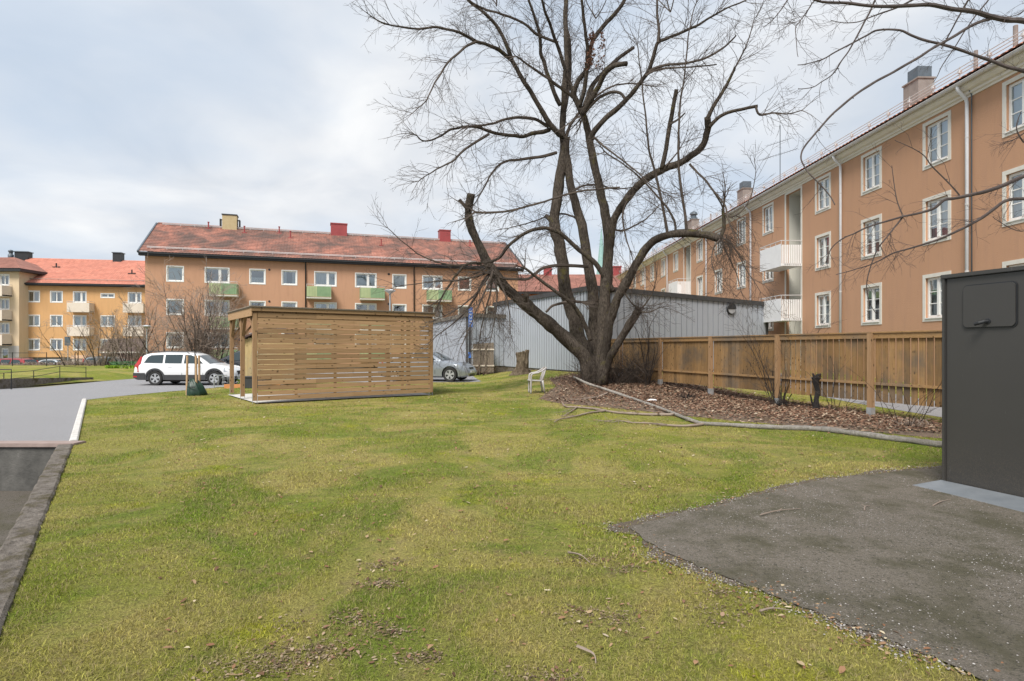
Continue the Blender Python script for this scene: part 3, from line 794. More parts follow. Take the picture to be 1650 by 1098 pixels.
def balcony(parent, x, w, z, dep, h, panel, side, rail=True, split=False, slats=False, name='balcony', y=0.0):
    m = MB().box(x, x+w, y-dep, y-.003, z-.12, z); o = m.build(name, M['bal_white'] if not split else M['trim_cream'], parent)
    if split:
        MB().box(x+.03, x+w*.42, y-dep-.035, y-dep-.012, z+.03, z+h).build('cloth_panel', M[side], o)
        MB().box(x+w*.42, x+w-.03, y-dep-.035, y-dep-.012, z+.03, z+h).build('cloth_panel', M[panel], o)
        MB().box(x+.0, x+.02, y-dep-.01, y-.05, z+.03, z+h).build('side_panel', M[panel], o); MB().box(x+w-.02, x+w, y-dep-.01, y-.05, z+.03, z+h).build('side_panel', M[panel], o)
        m = MB()
        for k in range(int(w/.13)): m.box(x+.1+k*.13, x+.115+k*.13, y-dep-.06, y-dep-.037, z+.02, z+h-.02)
        m.build('balusters', M[panel], o)
    else:
        MB().box(x, x+w, y-dep-.03, y-dep, z-.14, z+h).build('front_panel', M[panel], o)
        m = MB()
        if slats:
            for xs in (x, x+w-.02):
                m2 = MB()
                for k in range(9):
                    yy = y-dep+.03+k*(dep-.08)/8.6; m2.box(xs, xs+.02, yy, yy+.075, z-.1, z+h-.05)
                m2.build('side_slats', M[side], o)
        else:
            m.box(x, x+.02, y-dep, y-.01, z-.13, z+h); m.build('side_panel', M[side], o); MB().box(x+w-.02, x+w, y-dep, y-.01, z-.13, z+h).build('side_panel', M[side], o)
    if rail:
        m = MB(); zz = z+h+.16
        m.tube([(x, y-.02, zz), (x, y-dep-.02, zz), (x+w, y-dep-.02, zz), (x+w, y-.02, zz)], .022, 6)
        for q in range(5): m.bar((x+w*q/4, y-dep-.02, z+h-.1), (x+w*q/4, y-dep-.02, zz), .02, .02)
        m.build('railing', M['gutter'], o)
    return o
for (u0, u1), ci in (((336.7, 382), 1), ((494, 533.8), 4), ((580.8, 620.4), 5), ((690.6, 728.6), 7)):
    s = along((P0.x+dA.y*1.2, P0.y-dA.x*1.2), dA, u0); s1 = along((P0.x+dA.y*1.2, P0.y-dA.x*1.2), dA, u1)
    for r in range(3): balcony(bA, s, s1-s, 6.05-2.8*r+ZA, 1.15, .95, 'bal_green', 'bal_green_l', split=True)

# ================ ochre building on the left
PB = Vector((-59.0, 68.2)); dB = Vector((.982, .187)).normalized(); LB = 26; bzB = -1.8
bB = empty('apartment_building', (PB.x, PB.y, bzB), math.atan2(dB.y, dB.x), 'ochre yellow apartment house with cream balconies and bright red roof, left of the orange one', 'building')
holes = []; wins = []
rowsB = [6.85, 4.03, 1.24]
for st, u0, u1 in (('pair', 43.7, 64.5), ('pair', 80.7, 101.2), ('door', 117.6, 139.6), ('slit', 162, 185), ('door', 206, 228), ('pair', 246, 262)):
    s0, s1 = along(PB, dB, u0), along(PB, dB, u1)
    for r, z in enumerate(rowsB):
        w = s1-s0; zz = z-bzB; h = 1.38; s2 = 'pair' if st == 'slit' else st
        if st == 'slit' and r == 0: zz += .62; h = .58
        holes.append(whole('box', s0, zz, w, h)); wins.append((s0, zz, w, h, s2, {0: rng.choice(['warm', 'sides']), 1: rng.choice(['blind', 'full']), 2: rng.choice(['half', 'sides'])}[r]))
sB0 = 0; TB = 8.85-bzB
facade(bB, 0, LB, 2.24, TB, holes, M['pl_yellow'])
for a in wins: window(bB, *a)
holes = []
for k in range(6): holes.append((4+k*3.1, 5.1+k*3.1, .9, 1.8))
facade(bB, 0, LB, 0, 2.24, holes, M['pl_dark'], name='plinth', y=.06)
mm = MB(); mm.quad((0, 11, 0), (0, 0, 0), (0, 0, TB), (0, 11, TB)); mm.quad((LB, 0, 0), (LB, 11, 0), (LB, 11, TB), (LB, 0, TB)); mm.quad((LB, 11, 0), (0, 11, 0), (0, 11, TB), (LB, 11, TB))
mm.add([(0, 0, TB), (0, 11, TB), (0, 5.5, TB+3.6)], [(0, 1, 2)]); mm.add([(LB, 0, TB), (LB, 11, TB), (LB, 5.5, TB+3.6)], [(0, 2, 1)])
mm.build('gable_walls', M['pl_yellow'], bB)
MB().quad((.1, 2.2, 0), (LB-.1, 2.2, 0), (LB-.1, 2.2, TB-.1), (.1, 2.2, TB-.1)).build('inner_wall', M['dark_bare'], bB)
EB = 9.08-bzB; RB = 12.75-bzB
tile_roof(bB, -.3, LB, -.42, EB, 5.5, RB, M['tile_new']); tile_roof(bB, -.3, LB, 11.42, EB, 5.5, RB, M['tile_new'], sub=2, name='rear_roof')
mm = MB(); mm.box(-.3, LB, -.46, -.003, EB-.28, EB-.05); mm.box(-.3, LB, -.60, -.46, EB-.18, EB-.02); mm.build('eave_gutter', M['black_metal'], bB)
mm = MB(); y = -.42+5.92*.1; z = EB+(RB-EB)*.1; mm.tube([(0, y, z+.2), (LB, y, z+.2)], .035, 5)
for k in range(20): mm.bar((.5+k*1.3, y, z), (.5+k*1.3, y, z+.2), .03, .03)
mm.build('snow_guard', M['chim_grey'], bB)
pipe(bB, [(along(PB, dB, 36.5), -.12, EB-.2), (along(PB, dB, 36.5), -.12, .6)], .07, M['black_metal'])
for u0, u1 in ((107.8, 144), (198, 231)):
    q = (PB.x+dB.y*1.2, PB.y-dB.x*1.2); s, s1 = along(q, dB, u0), along(q, dB, u1)
    for z in (5.85, 3.05): balcony(bB, s, s1-s, z-bzB, 1.2, .95, 'bal_cream', 'bal_cream')
Pm = (PB.x-dB.y*5.5, PB.y+dB.x*5.5)
for u, w, h in ((38, 1.45, .75), (191, .95, .95)):
    s = along(Pm, dB, u); c = MB().box(s-w/2, s+w/2, 5.0, 6.0, RB-.5, RB+h-.1).build('chimney', M['black_metal'], bB)
    MB().box(s-w/2-.08, s+w/2+.08, 4.9, 6.1, RB+h-.1, RB+h).build('chimney_cap', M['cowl'], c)
s = along(Pm, dB, 17.5); mm = MB().lathe([(.3, -.3), (.3, .35), (.2, .4), (.2, .65), (.28, .7), (.28, .85), (.1, .95)], 12, (s, 5.5, RB)); mm.build('flue', M['cowl'], bB, smooth=True)
for u, t in ((92, .62), (214, .42)):
    s = along((PB.x-dB.y*5.5*t, PB.y+dB.x*5.5*t), dB, u); y = -.42+5.92*t; z = EB+(RB-EB)*t
    mm = MB().tube([(s, y, z-.1), (s, y, z+.55)], .08, 7); mm.box(s-.42, s+.42, y-.1, y+.1, z+.03, z+.12); mm.build('roof_vent', M['black_metal'], bB)

# ================ beige building at the left frame edge
bC = empty('apartment_building', (-56.35-14.3*1.087, 67.4, -1.88), 0, 'beige apartment house with cream balconies and hipped tiled roof at the left frame edge', 'building')
bC.scale = (1.087,)*3; LC = 14.3; zc = 1.6
holes = []; wins = []
for x in (2.0, 6.5, 12.1-.15):
    for z in (8.2, 5.65, 3.1):
        h = 1.15; w = 1.35 if x > 10 else 1.3
        if x > 10: x_ = 12.25; w = 1.05
        else: x_ = x
        holes.append(whole('box', x_, z-.1+zc, w, 1.2)); wins.append((x_, z-.1+zc, w, 1.2, 'pair', rng.choice(['sides', 'warm', 'none'])))
facade(bC, 0, LC, 3.35, 11.15, holes, M['pl_beige'])
for a in wins: window(bC, *a)
h2 = [(11.0, 11.7, 1.0, 3.1), (12.4, 13.2, 1.0, 3.1)]
facade(bC, 0, LC+.02, 0, 3.35, h2, M['pl_stone'], name='ground_floor', y=-.03)
for a, b, c, d in h2:
    mm = MB(); mm.box(a, a+.12, .05, .12, c, d); mm.box(b-.12, b, .05, .12, c, d); mm.box(a+.12, b-.12, .05, .12, d-.12, d)
    o = mm.build('entrance_door', M['trim_white'], bC); MB().quad((a+.1, .09, c), (b-.1, .09, c), (b-.1, .09, d-.1), (a+.1, .09, d-.1)).build('pane', M['glass'], o)
mm = MB(); mm.quad((LC, 0, 0), (LC, 6, 0), (LC, 6, 11.15), (LC, 0, 11.15)); mm.quad((0, 6, 0), (0, 0, 0), (0, 0, 11.15), (0, 6, 11.15)); mm.quad((LC, 6, 0), (0, 6, 0), (0, 6, 11.15), (LC, 6, 11.15)); mm.build('side_walls', M['pl_beige'], bC)
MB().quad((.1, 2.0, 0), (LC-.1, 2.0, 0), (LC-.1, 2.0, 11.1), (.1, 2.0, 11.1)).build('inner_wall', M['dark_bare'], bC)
tile_roof(bC, -.5, LC+.55, -.5, 11.45, 3, 13.1, M['tile_brown'], x0r=3, x1r=LC-3.0)
mm = MB(); e = (LC+.55, -.5, 11.46); f_ = (LC+.55, 6.5, 11.46); g_ = (LC-3.0, 3, 13.12); mm.add([e, f_, g_], [(0, 1, 2)]); mm.add([(-.5, -.5, 11.46), (-.5, 6.5, 11.46), (3, 3, 13.12)], [(0, 2, 1)])
mm.add([(-.5, 6.5, 11.46), (LC+.55, 6.5, 11.46), (LC-3.0, 3, 13.12), (3, 3, 13.12)], [(1, 0, 3, 2)]); mm.build('hip_roof', M['tile_brown'], bC)
mm = MB(); mm.box(-.55, LC+.65, -.62, -.035, 11.15, 11.42); mm.box(LC+.003, LC+.65, -.035, 6.5, 11.15, 11.42); mm.build('eave_gutter', M['black_metal'], bC)
for z in (7.05, 4.5, 1.95): balcony(bC, 9.0, LC-9.0-.75, z+zc, 1.2, .95, 'bal_cream', 'bal_cream')

# ================ red house far behind the garage
bD = empty('apartment_building', (-2.0, 76.0, -.5), 0, 'distant red plastered house with dull red tiled roof seen behind the big bare tree', 'building')
holes = []; wins = []
for x in (4.4, 7.6, 10.8, 14.0, 17.2):
    for z in (1.6, 4.6): holes.append(whole('box', x, z, 1.2, 1.4)); wins.append((x, z, 1.2, 1.4, 'pair'))
facade(bD, 0, 22, 0, 9.1, holes, M['pl_red'])
for a in wins: window(bD, *a)
mm = MB(); mm.quad((0, 10, 0), (0, 0, 0), (0, 0, 9.1), (0, 10, 9.1)); mm.quad((22, 0, 0), (22, 10, 0), (22, 10, 9.1), (22, 0, 9.1)); mm.quad((22, 10, 0), (0, 10, 0), (0, 10, 9.1), (22, 10, 9.1))
mm.add([(0, 0, 9.1), (0, 10, 9.1), (0, 5, 12.0)], [(0, 1, 2)]); mm.add([(22, 0, 9.1), (22, 10, 9.1), (22, 5, 12.0)], [(0, 2, 1)]); mm.build('gable_walls', M['pl_red'], bD)
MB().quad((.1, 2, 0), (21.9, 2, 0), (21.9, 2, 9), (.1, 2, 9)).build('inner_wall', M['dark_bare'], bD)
tile_roof(bD, -.3, 22.3, -.4, 9.25, 5, 12.1, M['tile_brown'], per=.3); tile_roof(bD, -.3, 22.3, 10.4, 9.25, 5, 12.1, M['tile_brown'], per=.3, sub=2, name='rear_roof')
MB().box(-.3, 22.3, -.55, -.003, 8.95, 9.2).build('eave_gutter', M['black_metal'], bD)
for x in (6.9, 16.4):
    c = MB().box(x-.55, x+.55, 4.6, 5.6, 11.5, 13.1).build('chimney', M['chim_red'], bD); MB().box(x-.62, x+.62, 4.53, 5.67, 13.1, 13.22).build('chimney_cap', M['chim_red'], c)

# ================ church spire
sp = empty('church_spire', (at(969, 400, 200).x, 200, 0), 0, 'pale green copper church spire far away between the tree stems', 'spire')
MB().lathe([(2.6, 0), (2.6, 22)], 4).build('tower', M['pl_grey'], sp)
M['copper'] = mk('verdigris_copper', (.22,.36,.36), (.28,.43,.43), 1.5, .8, .2, 4)
MB().lathe([(2.5, 22), (2.1, 23), (1.3, 30), (0.02, 42.5)], 8).build('copper_cone', M['copper'], sp)

# ================ long terracotta building on the right
dE = Vector((.0358, -1)).normalized(); PE = Vector((15.77-.0358*72, 72.0))
LE = 66.0
bE = empty('apartment_building', (PE.x, PE.y, -.3), math.atan2(dE.y, dE.x), 'long terracotta plastered apartment block with cream framed cottage windows on the right', 'building')
z0 = .3
def sE(u): return along(PE, dE, u)
holes = []; wins = []
rowsE = [8.04, 5.30, 2.53]
colsE = [(1623, 1672), (1488, 1532), (1388, 1421), (1313.7, 1339), (1229, 1246.8), (1187.6, 1202), (1152, 1164), (1122.5, 1133), (1084, 1094), (1065, 1072.7), (1048, 1054), (1032, 1038.6), (1020, 1025)]
for ci, (u0, u1) in enumerate(colsE):
    c = (sE(u0)+sE(u1))/2; w = 1.32
    for r, z in enumerate(rowsE):
        holes.append(whole('cottage', c-w/2, z+z0, w, 1.70)); wins.append((c-w/2, z+z0, w, 1.70, 'cottage', rng.choice(['full', 'sides', 'full', 'blind', 'left', 'full']) if r else rng.choice(['full', 'full', 'blind'])))
rec = []
for u0, u1 in ((1267.8, 1289.5), (1102.7, 1112.3)):
    a, b = sE(u0), sE(u1); c = (a+b)/2; rec.append((c-.75, c+.75)); holes.append((c-.75, c+.75, .6, 9.72+z0))
facade(bE, 0, LE, 0, 9.95+z0, holes, M['pl_right'], th=.16)
for a in wins: window(bE, *a)
for a, b in rec:
    mm = MB(); zt = 9.72+z0
    mm.quad((a, .16, .6), (a, 1.4, .6), (a, 1.4, zt), (a, .16, zt)); mm.quad((b, 1.4, .6), (b, .16, .6), (b, .16, zt), (b, 1.4, zt)); mm.quad((a, 1.4, .6), (b, 1.4, .6), (b, 1.4, zt), (a, 1.4, zt)); mm.quad((a, .16, zt), (b, .16, zt), (b, 1.4, zt), (a, 1.4, zt))
    mm.build('balcony_recess', M['pl_grey'], bE)
    mm = MB(); mm.box(a-.13, a, -.02, -.0, .6, zt+.13); mm.box(b, b+.13, -.02, 0, .6, zt+.13); mm.box(a, b, -.02, 0, zt, zt+.13); mm.build('recess_band', M['trim_cream'], bE)
    for z in (5.85, 3.08):
        balcony(bE, a-.75, 2.25+.1, z+z0, 1.05, 1.0, 'bal_white', 'bal_white', slats=True)
        mm = MB(); mm.quad((a+.1, 1.38, z+z0), (b-.1, 1.38, z+z0), (b-.1, 1.38, z+z0+2.0), (a+.1, 1.38, z+z0+2.0))
mm = MB(); mm.quad((LE, 0, 0), (LE, 11, 0), (LE, 11, 10.3), (LE, 0, 10.3)); mm.quad((0, 11, 0), (0, 0, 0), (0, 0, 10.3), (0, 11, 10.3)); mm.quad((LE, 11, 0), (0, 11, 0), (0, 11, 10.3), (LE, 11, 10.3))
mm.add([(0, 0, 10.3), (0, 11, 10.3), (0, 5.5, 13.6)], [(0, 1, 2)]); mm.add([(LE, 0, 10.3), (LE, 11, 10.3), (LE, 5.5, 13.6)], [(0, 2, 1)]); mm.build('gable_walls', M['pl_right'], bE)
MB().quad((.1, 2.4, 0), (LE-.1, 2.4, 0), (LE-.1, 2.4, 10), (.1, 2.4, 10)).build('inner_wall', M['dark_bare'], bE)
# moulded cornice
prof = [(0, 9.83), (-.05, 9.83), (-.05, 9.89), (-.12, 9.92), (-.12, 9.99), (-.22, 10.02), (-.30, 10.10), (-.33, 10.18), (-.33, 10.24), (0, 10.24)]
mm = MB(); P = [(y, z+z0) for y, z in prof]
for i in range(len(P)-1): mm.quad((-.3, *P[i]), (LE+.3, *P[i]), (LE+.3, *P[i+1]), (-.3, *P[i+1]))
mm.build('cornice', M['cornice'], bE)
gp_ = [(-.36+.085*math.cos(a), 10.24+z0+.085*math.sin(a)) for a in [math.pi*(1+i/8) for i in range(9)]]
mm = MB()
for i in range(8): mm.quad((-.35, gp_[i][0]-.06, gp_[i][1]), (LE+.35, gp_[i][0]-.06, gp_[i][1]), (LE+.35, gp_[i+1][0]-.06, gp_[i+1][1]), (-.35, gp_[i+1][0]-.06, gp_[i+1][1]))
mm.tube([(-.35, -.50, 10.25+z0), (LE+.35, -.50, 10.25+z0)], .018, 6); mm.build('gutter', M['gutter'], bE)
EE = 10.36+z0; RE = 13.75+z0
tile_roof(bE, -.4, LE+.4, -.42, EE, 5.5, RE, M['tile_right'], sub=5, amp=.035)
tile_roof(bE, -.4, LE+.4, 11.42, EE, 5.5, RE, M['tile_right'], sub=2, name='rear_roof')
mm = MB(); y = -.1; z = EE+.20
for hh in (.16, .27, .38): mm.tube([(0, y, z+hh), (LE, y, z+hh)], .016, 5)
for k in range(56): mm.bar((.4+k*1.18, y, z-.05), (.4+k*1.18, y, z+.42), .035, .02); mm.box(.36+k*1.18, .44+k*1.18, y-.05, y+.06, z+.20, z+.30)
mm.build('snow_guard', M['gutter'], bE)
for u in (1562.8, 1357.8, 1212, 1140, 1076.7, 1041):
    s = sE(u); pipe(bE, [(s, -.42, EE-.10), (s, -.42, EE-.26), (s, -.36, EE-.36), (s, -.14, EE-.58), (s, -.10, EE-.70), (s, -.10, .3)], .055, M['pipe_white'])
    mm = MB()
    for zz in (2.2, 4.4, 6.6, 8.8): mm.lathe([(.062, -.02), (.062, .02)], 10, (s, -.10, zz))
    mm.build('pipe_bracket', M['gutter'], bE)
s = sE(1562.8)+.14; pipe(bE, [(s-.3, -.3, EE+.1), (s-.1, -.34, EE-.02), (s, -.2, EE-.25), (s, -.06, EE-.5), (s, -.05, .3)], .02, M['cowl'], name='cable', k=6)
Pm = (PE.x-dE.y*5.5, PE.y+dE.x*5.5)
for u, w, h, cap in ((1480, 1.05, 1.0, 'box'), (1200, 1.15, 1.0, 'box'), (1117, 1.3, 1.15, 'round')):
    s = along(Pm, dE, u); c = MB().box(s-w/2, s+w/2, 5.1, 5.9, RE-.7, RE+h).build('chimney', M['chim_grey'], bE)
    MB().box(s-w/2-.05, s+w/2+.05, 5.05, 5.95, RE+h, RE+h+.07).build('chimney_cap', M['chim_grey'], c)
    if cap == 'box':
        mm = MB().box(s-.36, s+.36, 5.2, 5.9, RE+h+.16, RE+h+.68)
        for q in (-.3, .3): mm.bar((s+q, 5.3, RE+h), (s+q, 5.3, RE+h+.2), .04, .04); mm.bar((s+q, 5.8, RE+h), (s+q, 5.8, RE+h+.2), .04, .04)
    else: mm = MB().lathe([(.4, .05), (.4, .3), (.28, .35), (.28, .6), (.42, .65), (.36, .85), (.1, 1.0), (0.01, 1.02)], 14, (s, 5.55, RE+h))
    mm.build('cowl', M['cowl'], c)
for u, t in ((1581, .5), (1648, .4), (1146, .9)):
    s = along((PE.x-dE.y*5.5*t, PE.y+dE.x*5.5*t), dE, u); y = -.42+5.92*t; z = EE+(RE-EE)*t
    MB().tube([(s, y, z-.1), (s, y, z+.75)], .07, 8).build('roof_vent', M['chim_grey'], bE)
s = sE(1290)
an = MB(); s = along(Pm, dE, 1257); an.tube([(s, 5.5, RE-.3), (s, 5.5, RE+4.2)], .03, 6)
for zz, w, n in ((3.0, 1.5, 9), (2.1, 2.4, 15)):
    an.tube([(s-w*.7, 5.5-w*.35, RE+zz), (s+w*.45, 5.5+w*.3, RE+zz)], .015, 5)
    for k in range(n):
        t = k/(n-1); x = s-w*.7+w*1.15*t; y = 5.5-w*.35+w*.65*t; an.tube([(x-.12, y+.2, RE+zz), (x+.12, y-.2, RE+zz)], .008, 4)
an.build('roof_antenna', M['cowl'], bE)

# ================ grey garages
def cladding(name, c, pitch, depth):
    t = NT(name); co = t.coord()
    col = t.mix(t.noise(co, .8, 5, .6), c, tuple(x*1.12 for x in c))
    col = t.mix(t.ramp(t.noise(t.coord((4,4,.5)), 1.6, 6, .7), [(.52, 0.0), (.8, .35)]), col, tuple(x*.62 for x in c))
    t.base(col); t.b.inputs['Roughness'].default_value = .75; return t.m
M['clad'] = cladding('grey_blue_boards', (.31,.33,.365), .2, .02)
M['clad_l'] = cladding('pale_grey_boards', (.36,.385,.425), .2, .02)
M['fascia'] = mk('dark_fascia', (.035,.035,.038), (.06,.06,.06), 4, .7)
M['fascia_b'] = mk('brown_grey_fascia', (.13,.115,.095), (.18,.16,.135), 4, .8)
def clad_wall(parent, a, b, zb, za, zc_, pitch, mat, out):
    """vertical boards with battens between a and b (2D local), bottom zb, top za..zc_"""
    a = Vector(a); b = Vector(b); d = (b-a); L = d.length; d.normalize(); n = Vector((d.y, -d.x))
    if n.dot(Vector(out)) < 0: n = -n
    m = MB(); k = int(L/pitch); p = L/k; gap_shade = MB()
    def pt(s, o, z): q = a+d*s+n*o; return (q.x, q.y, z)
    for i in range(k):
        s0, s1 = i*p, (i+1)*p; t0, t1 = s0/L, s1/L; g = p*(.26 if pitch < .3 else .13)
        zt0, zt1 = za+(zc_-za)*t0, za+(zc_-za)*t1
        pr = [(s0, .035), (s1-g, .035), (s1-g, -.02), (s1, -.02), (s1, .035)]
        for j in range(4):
            q0, q1 = pr[j], pr[j+1]; (gap_shade if j in (1, 2) else m).quad(pt(q0[0], q0[1], zb), pt(q1[0], q1[1], zb), pt(q1[0], q1[1], zt1), pt(q0[0], q0[1], zt0))
    o = m.build('cladding', mat, parent); gap_shade.build('board_gap_shade', M['pl_dark'], o); return o  # dark colour on the gap faces paints in the shade between the boards
def shed(label, c0, cl, cr, zb, zt0, ztl, ztr, zbl, pl, pr, mats):
    g = empty('garage', (c0[0], c0[1], 0), 0, label, 'garage')
    L = Vector(cl)-Vector(c0); Rr = Vector(cr)-Vector(c0); bk = L+Rr
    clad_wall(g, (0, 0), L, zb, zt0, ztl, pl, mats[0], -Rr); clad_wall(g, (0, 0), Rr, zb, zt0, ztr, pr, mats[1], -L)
    m = MB(); zbk = ztl+ztr-zt0
    m.quad((*L, zb), (*bk, zb), (*bk, zbk), (*L, ztl)); m.quad((*Rr, zb), (*bk, zb), (*bk, zbk), (*Rr, ztr)); m.build('rear_wall', mats[0], g)
    # roof slab with fascia
    m = MB(); e = .12; ln, rn = L.normalized(), Rr.normalized()
    P = [(-ln-rn)*e, L+(ln-rn)*e, bk+(ln+rn)*e, Rr+(rn-ln)*e]; Z = [zt0, ztl, zbk, ztr]
    lo = [(*P[i], Z[i]-.16) for i in range(4)]; hi = [(*P[i], Z[i]+.06) for i in range(4)]
    m.add(lo+hi, [(3, 2, 1, 0), (4, 5, 6, 7), (0, 1, 5, 4), (1, 2, 6, 5), (2, 3, 7, 6), (3, 0, 4, 7)])
    m.build('roof', mats[2], g, recalc=True)
    m = MB(); nl = -rn; nr_ = -ln
    q = [Vector((0, 0))+nl*-.01, L]
    for A_, B_, nn in ((Vector((0, 0)), L, nl), (Vector((0, 0)), Rr, nr_)):
        pa = [A_-nn*.06, B_-nn*.06]
        m.bar((pa[0].x, pa[0].y, zb-.28), (pa[1].x, pa[1].y, zb-.28), .12, .5)
    m.build('footing', M['concrete'], g)
    for P_, z1 in ((Rr, ztr-.15), (L, ztl-.15)): MB().box(P_.x-.07, P_.x+.07, P_.y-.10, P_.y+.04, zb, z1).build('corner_trim', mats[3], g)
    MB().box(-.05, .05, -.06, .04, zb, zt0-.17).build('corner_trim', mats[3], g)
    return g
c0 = (3.7, 27.0); cl = (-1.05, 36.7); cr = (13.76, 31.9)
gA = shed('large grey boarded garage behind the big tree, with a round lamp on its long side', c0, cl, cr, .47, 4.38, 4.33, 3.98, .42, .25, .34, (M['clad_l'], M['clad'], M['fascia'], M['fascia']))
Rr = Vector(cr)-Vector(c0); tt = along(c0, Rr.normalized(), 1176.5); q = Rr.normalized()*tt
lm = empty('wall_lamp', (c0[0]+q.x, c0[1]+q.y-.05, 1.6+(560-498)*(c0[1]+q.y)/F), math.atan2(Rr.y, Rr.x), 'round black bulkhead lamp fixed to the grey garage wall', 'lamp')
MB().lathe([(.0, 0), (.30, .0), (.31, -.04), (.28, -.09)], 24, axis='y').build('lamp_body', M['black_metal'], lm, smooth=False)
M['lens'] = mk('lamp_lens', (.30,.31,.33), (.36,.37,.38), 4, .3)
m = MB(); n = 16
v = [(0, -.10, -.015)]+[(.25*math.cos(-math.pi*i/n), -.10, -.015+.25*math.sin(-math.pi*i/n)*.95) for i in range(n+1)]
m.add(v+[(x, -.09, z) for x, y, z in v], [tuple(range(n+2)), tuple(reversed(range(n+2, 2*n+4)))]); m.build('lens', M['lens'], lm)
v2 = [(.29*math.cos(math.pi*i/n), -.13, .29*math.sin(math.pi*i/n)) for i in range(n+1)]
MB().add(v2+[(x, -.09, z) for x, y, z in v2], [tuple(range(n+1)), tuple(reversed(range(n+1, 2*n+2)))]+[(i, i+1, i+n+2, i+n+1) for i in range(n)]+[(n, 0, n+1, 2*n+1)]).build('hood', M['black_metal'], lm)
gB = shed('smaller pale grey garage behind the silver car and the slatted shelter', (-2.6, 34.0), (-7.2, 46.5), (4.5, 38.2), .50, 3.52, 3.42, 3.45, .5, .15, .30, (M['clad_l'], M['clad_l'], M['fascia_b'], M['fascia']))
# ---------------------------------------------------------------- bare trees and shrubs
def barkmat(name, c1, c2, moss, mth, sc=6):
    t = NT(name); co = t.coord((1, 1, .35))
    col = t.mix(t.ramp(t.noise(co, sc*4, 7, .7), [(.35, 0.0), (.68, 1.0)]), c1, c2)
    col = t.mix(t.ramp(t.noise(t.coord((1,1,.5)), 1.3, 6, .7), [(.45, 0.0), (.62, .7)]), col, tuple(x*.8 for x in c1))
    if moss: col = t.mix(t.ramp(t.noise(t.coord(), 2.2, 7, .7), [(mth, 0.0), (mth+.1, .75)]), col, moss)
    t.base(col); t.b.inputs['Roughness'].default_value = .95; t.b.inputs['Specular IOR Level'].default_value = .15
    t.bump(t.noise(t.coord((1, 1, .22)), sc*3.2, 8, .8), 1.0, .12); return t.m
M['bark'] = barkmat('linden_bark', (.038,.031,.025), (.20,.165,.135), (.17,.15,.05), .58)
M['bark_dark'] = barkmat('dark_bark', (.035,.026,.022), (.10,.080,.066), None, .6)
M['twig'] = mk('thin_twigs', (.045,.034,.028), (.10,.078,.062), 3, .9)
M['twig_pale'] = mk('pale_brown_twigs', (.20,.155,.125), (.30,.24,.195), 2, .9)
M['twig_near'] = mk('near_twigs', (.045,.033,.03), (.10,.078,.07), 6, .85, .5, 60)
M['bark_pale'] = barkmat('barkless_branch', (.36,.33,.29), (.52,.49,.45), (.12,.10,.08), .62, 4)
def rv(r, a=1.0): return Vector((r.gauss(0, a), r.gauss(0, a), r.gauss(0, a)))
def grow(out, p, d, L, r0, lvl, r, droop=.05, jit=.16, step=.16, dens=.5, tip=.0035, ratio=(.35, .65), spread=(.5, 1.0)):
    n = max(3, int(L/step)); st = L/n; pts = [tuple(p)]; p = p.copy(); d = d.normalized()
    for i in range(n):
        d = (d+rv(r, jit*.6)+Vector((0, 0, -droop))).normalized(); p = p+d*st; pts.append(tuple(p))
        if lvl > 0 and i < n-1 and r.random() < dens:
            a = rv(r); a = (a-d*a.dot(d)).normalized(); k = r.uniform(*spread)
            dd = (d*math.cos(k)+a*math.sin(k)).normalized()
            grow(out, p, dd, L*r.uniform(*ratio)*(1-.45*i/n), max(tip, r0*(1-i/n)*.6), lvl-1, r, droop, jit, step*.8, dens, tip, ratio, spread)
    out.append((pts, [max(tip*.7, r0*(1-i/n)+tip*.7*(i/n)) for i in range(n+1)]))
def smooth_pts(P, sub=4):
    out = []; n = len(P)
    for i in range(n-1):
        p0, p1, p2, p3 = P[max(i-1,0)], P[i], P[i+1], P[min(i+2,n-1)]
        for k in range(sub):
            t = k/sub; out.append(.5*((2*p1)+(-p0+p2)*t+(2*p0-5*p1+4*p2-p3)*t*t+(-p0+3*p1-3*p2+p3)*t**3))
    out.append(P[-1]); return out
def limb(px, d0, d1, w0, w1, Y, r, sub=4, wob=.012):
    n = len(px); P = []
    for i, (u, v) in enumerate(px): t = i/(n-1); P.append(at(u, v, Y+d0+(d1-d0)*t**1.2))
    S = smooth_pts(P, sub); m = len(S); R_ = []
    for i, p in enumerate(S):
        t = i/(m-1); w = w1+(w0-w1)*(1-t)**(2.1 if w0 > 18 else 1.0); R_.append(w*p.y/F/2*(1+.10*mnoise.noise(p*1.7)))
        if 0 < i < m-1: S[i] = p+Vector((mnoise.noise(p*2.3), mnoise.noise(p*2.3+Vector((7,0,0))), mnoise.noise(p*2.3+Vector((0,9,0)))))*wob*2
    return S, R_
TY = 22.0
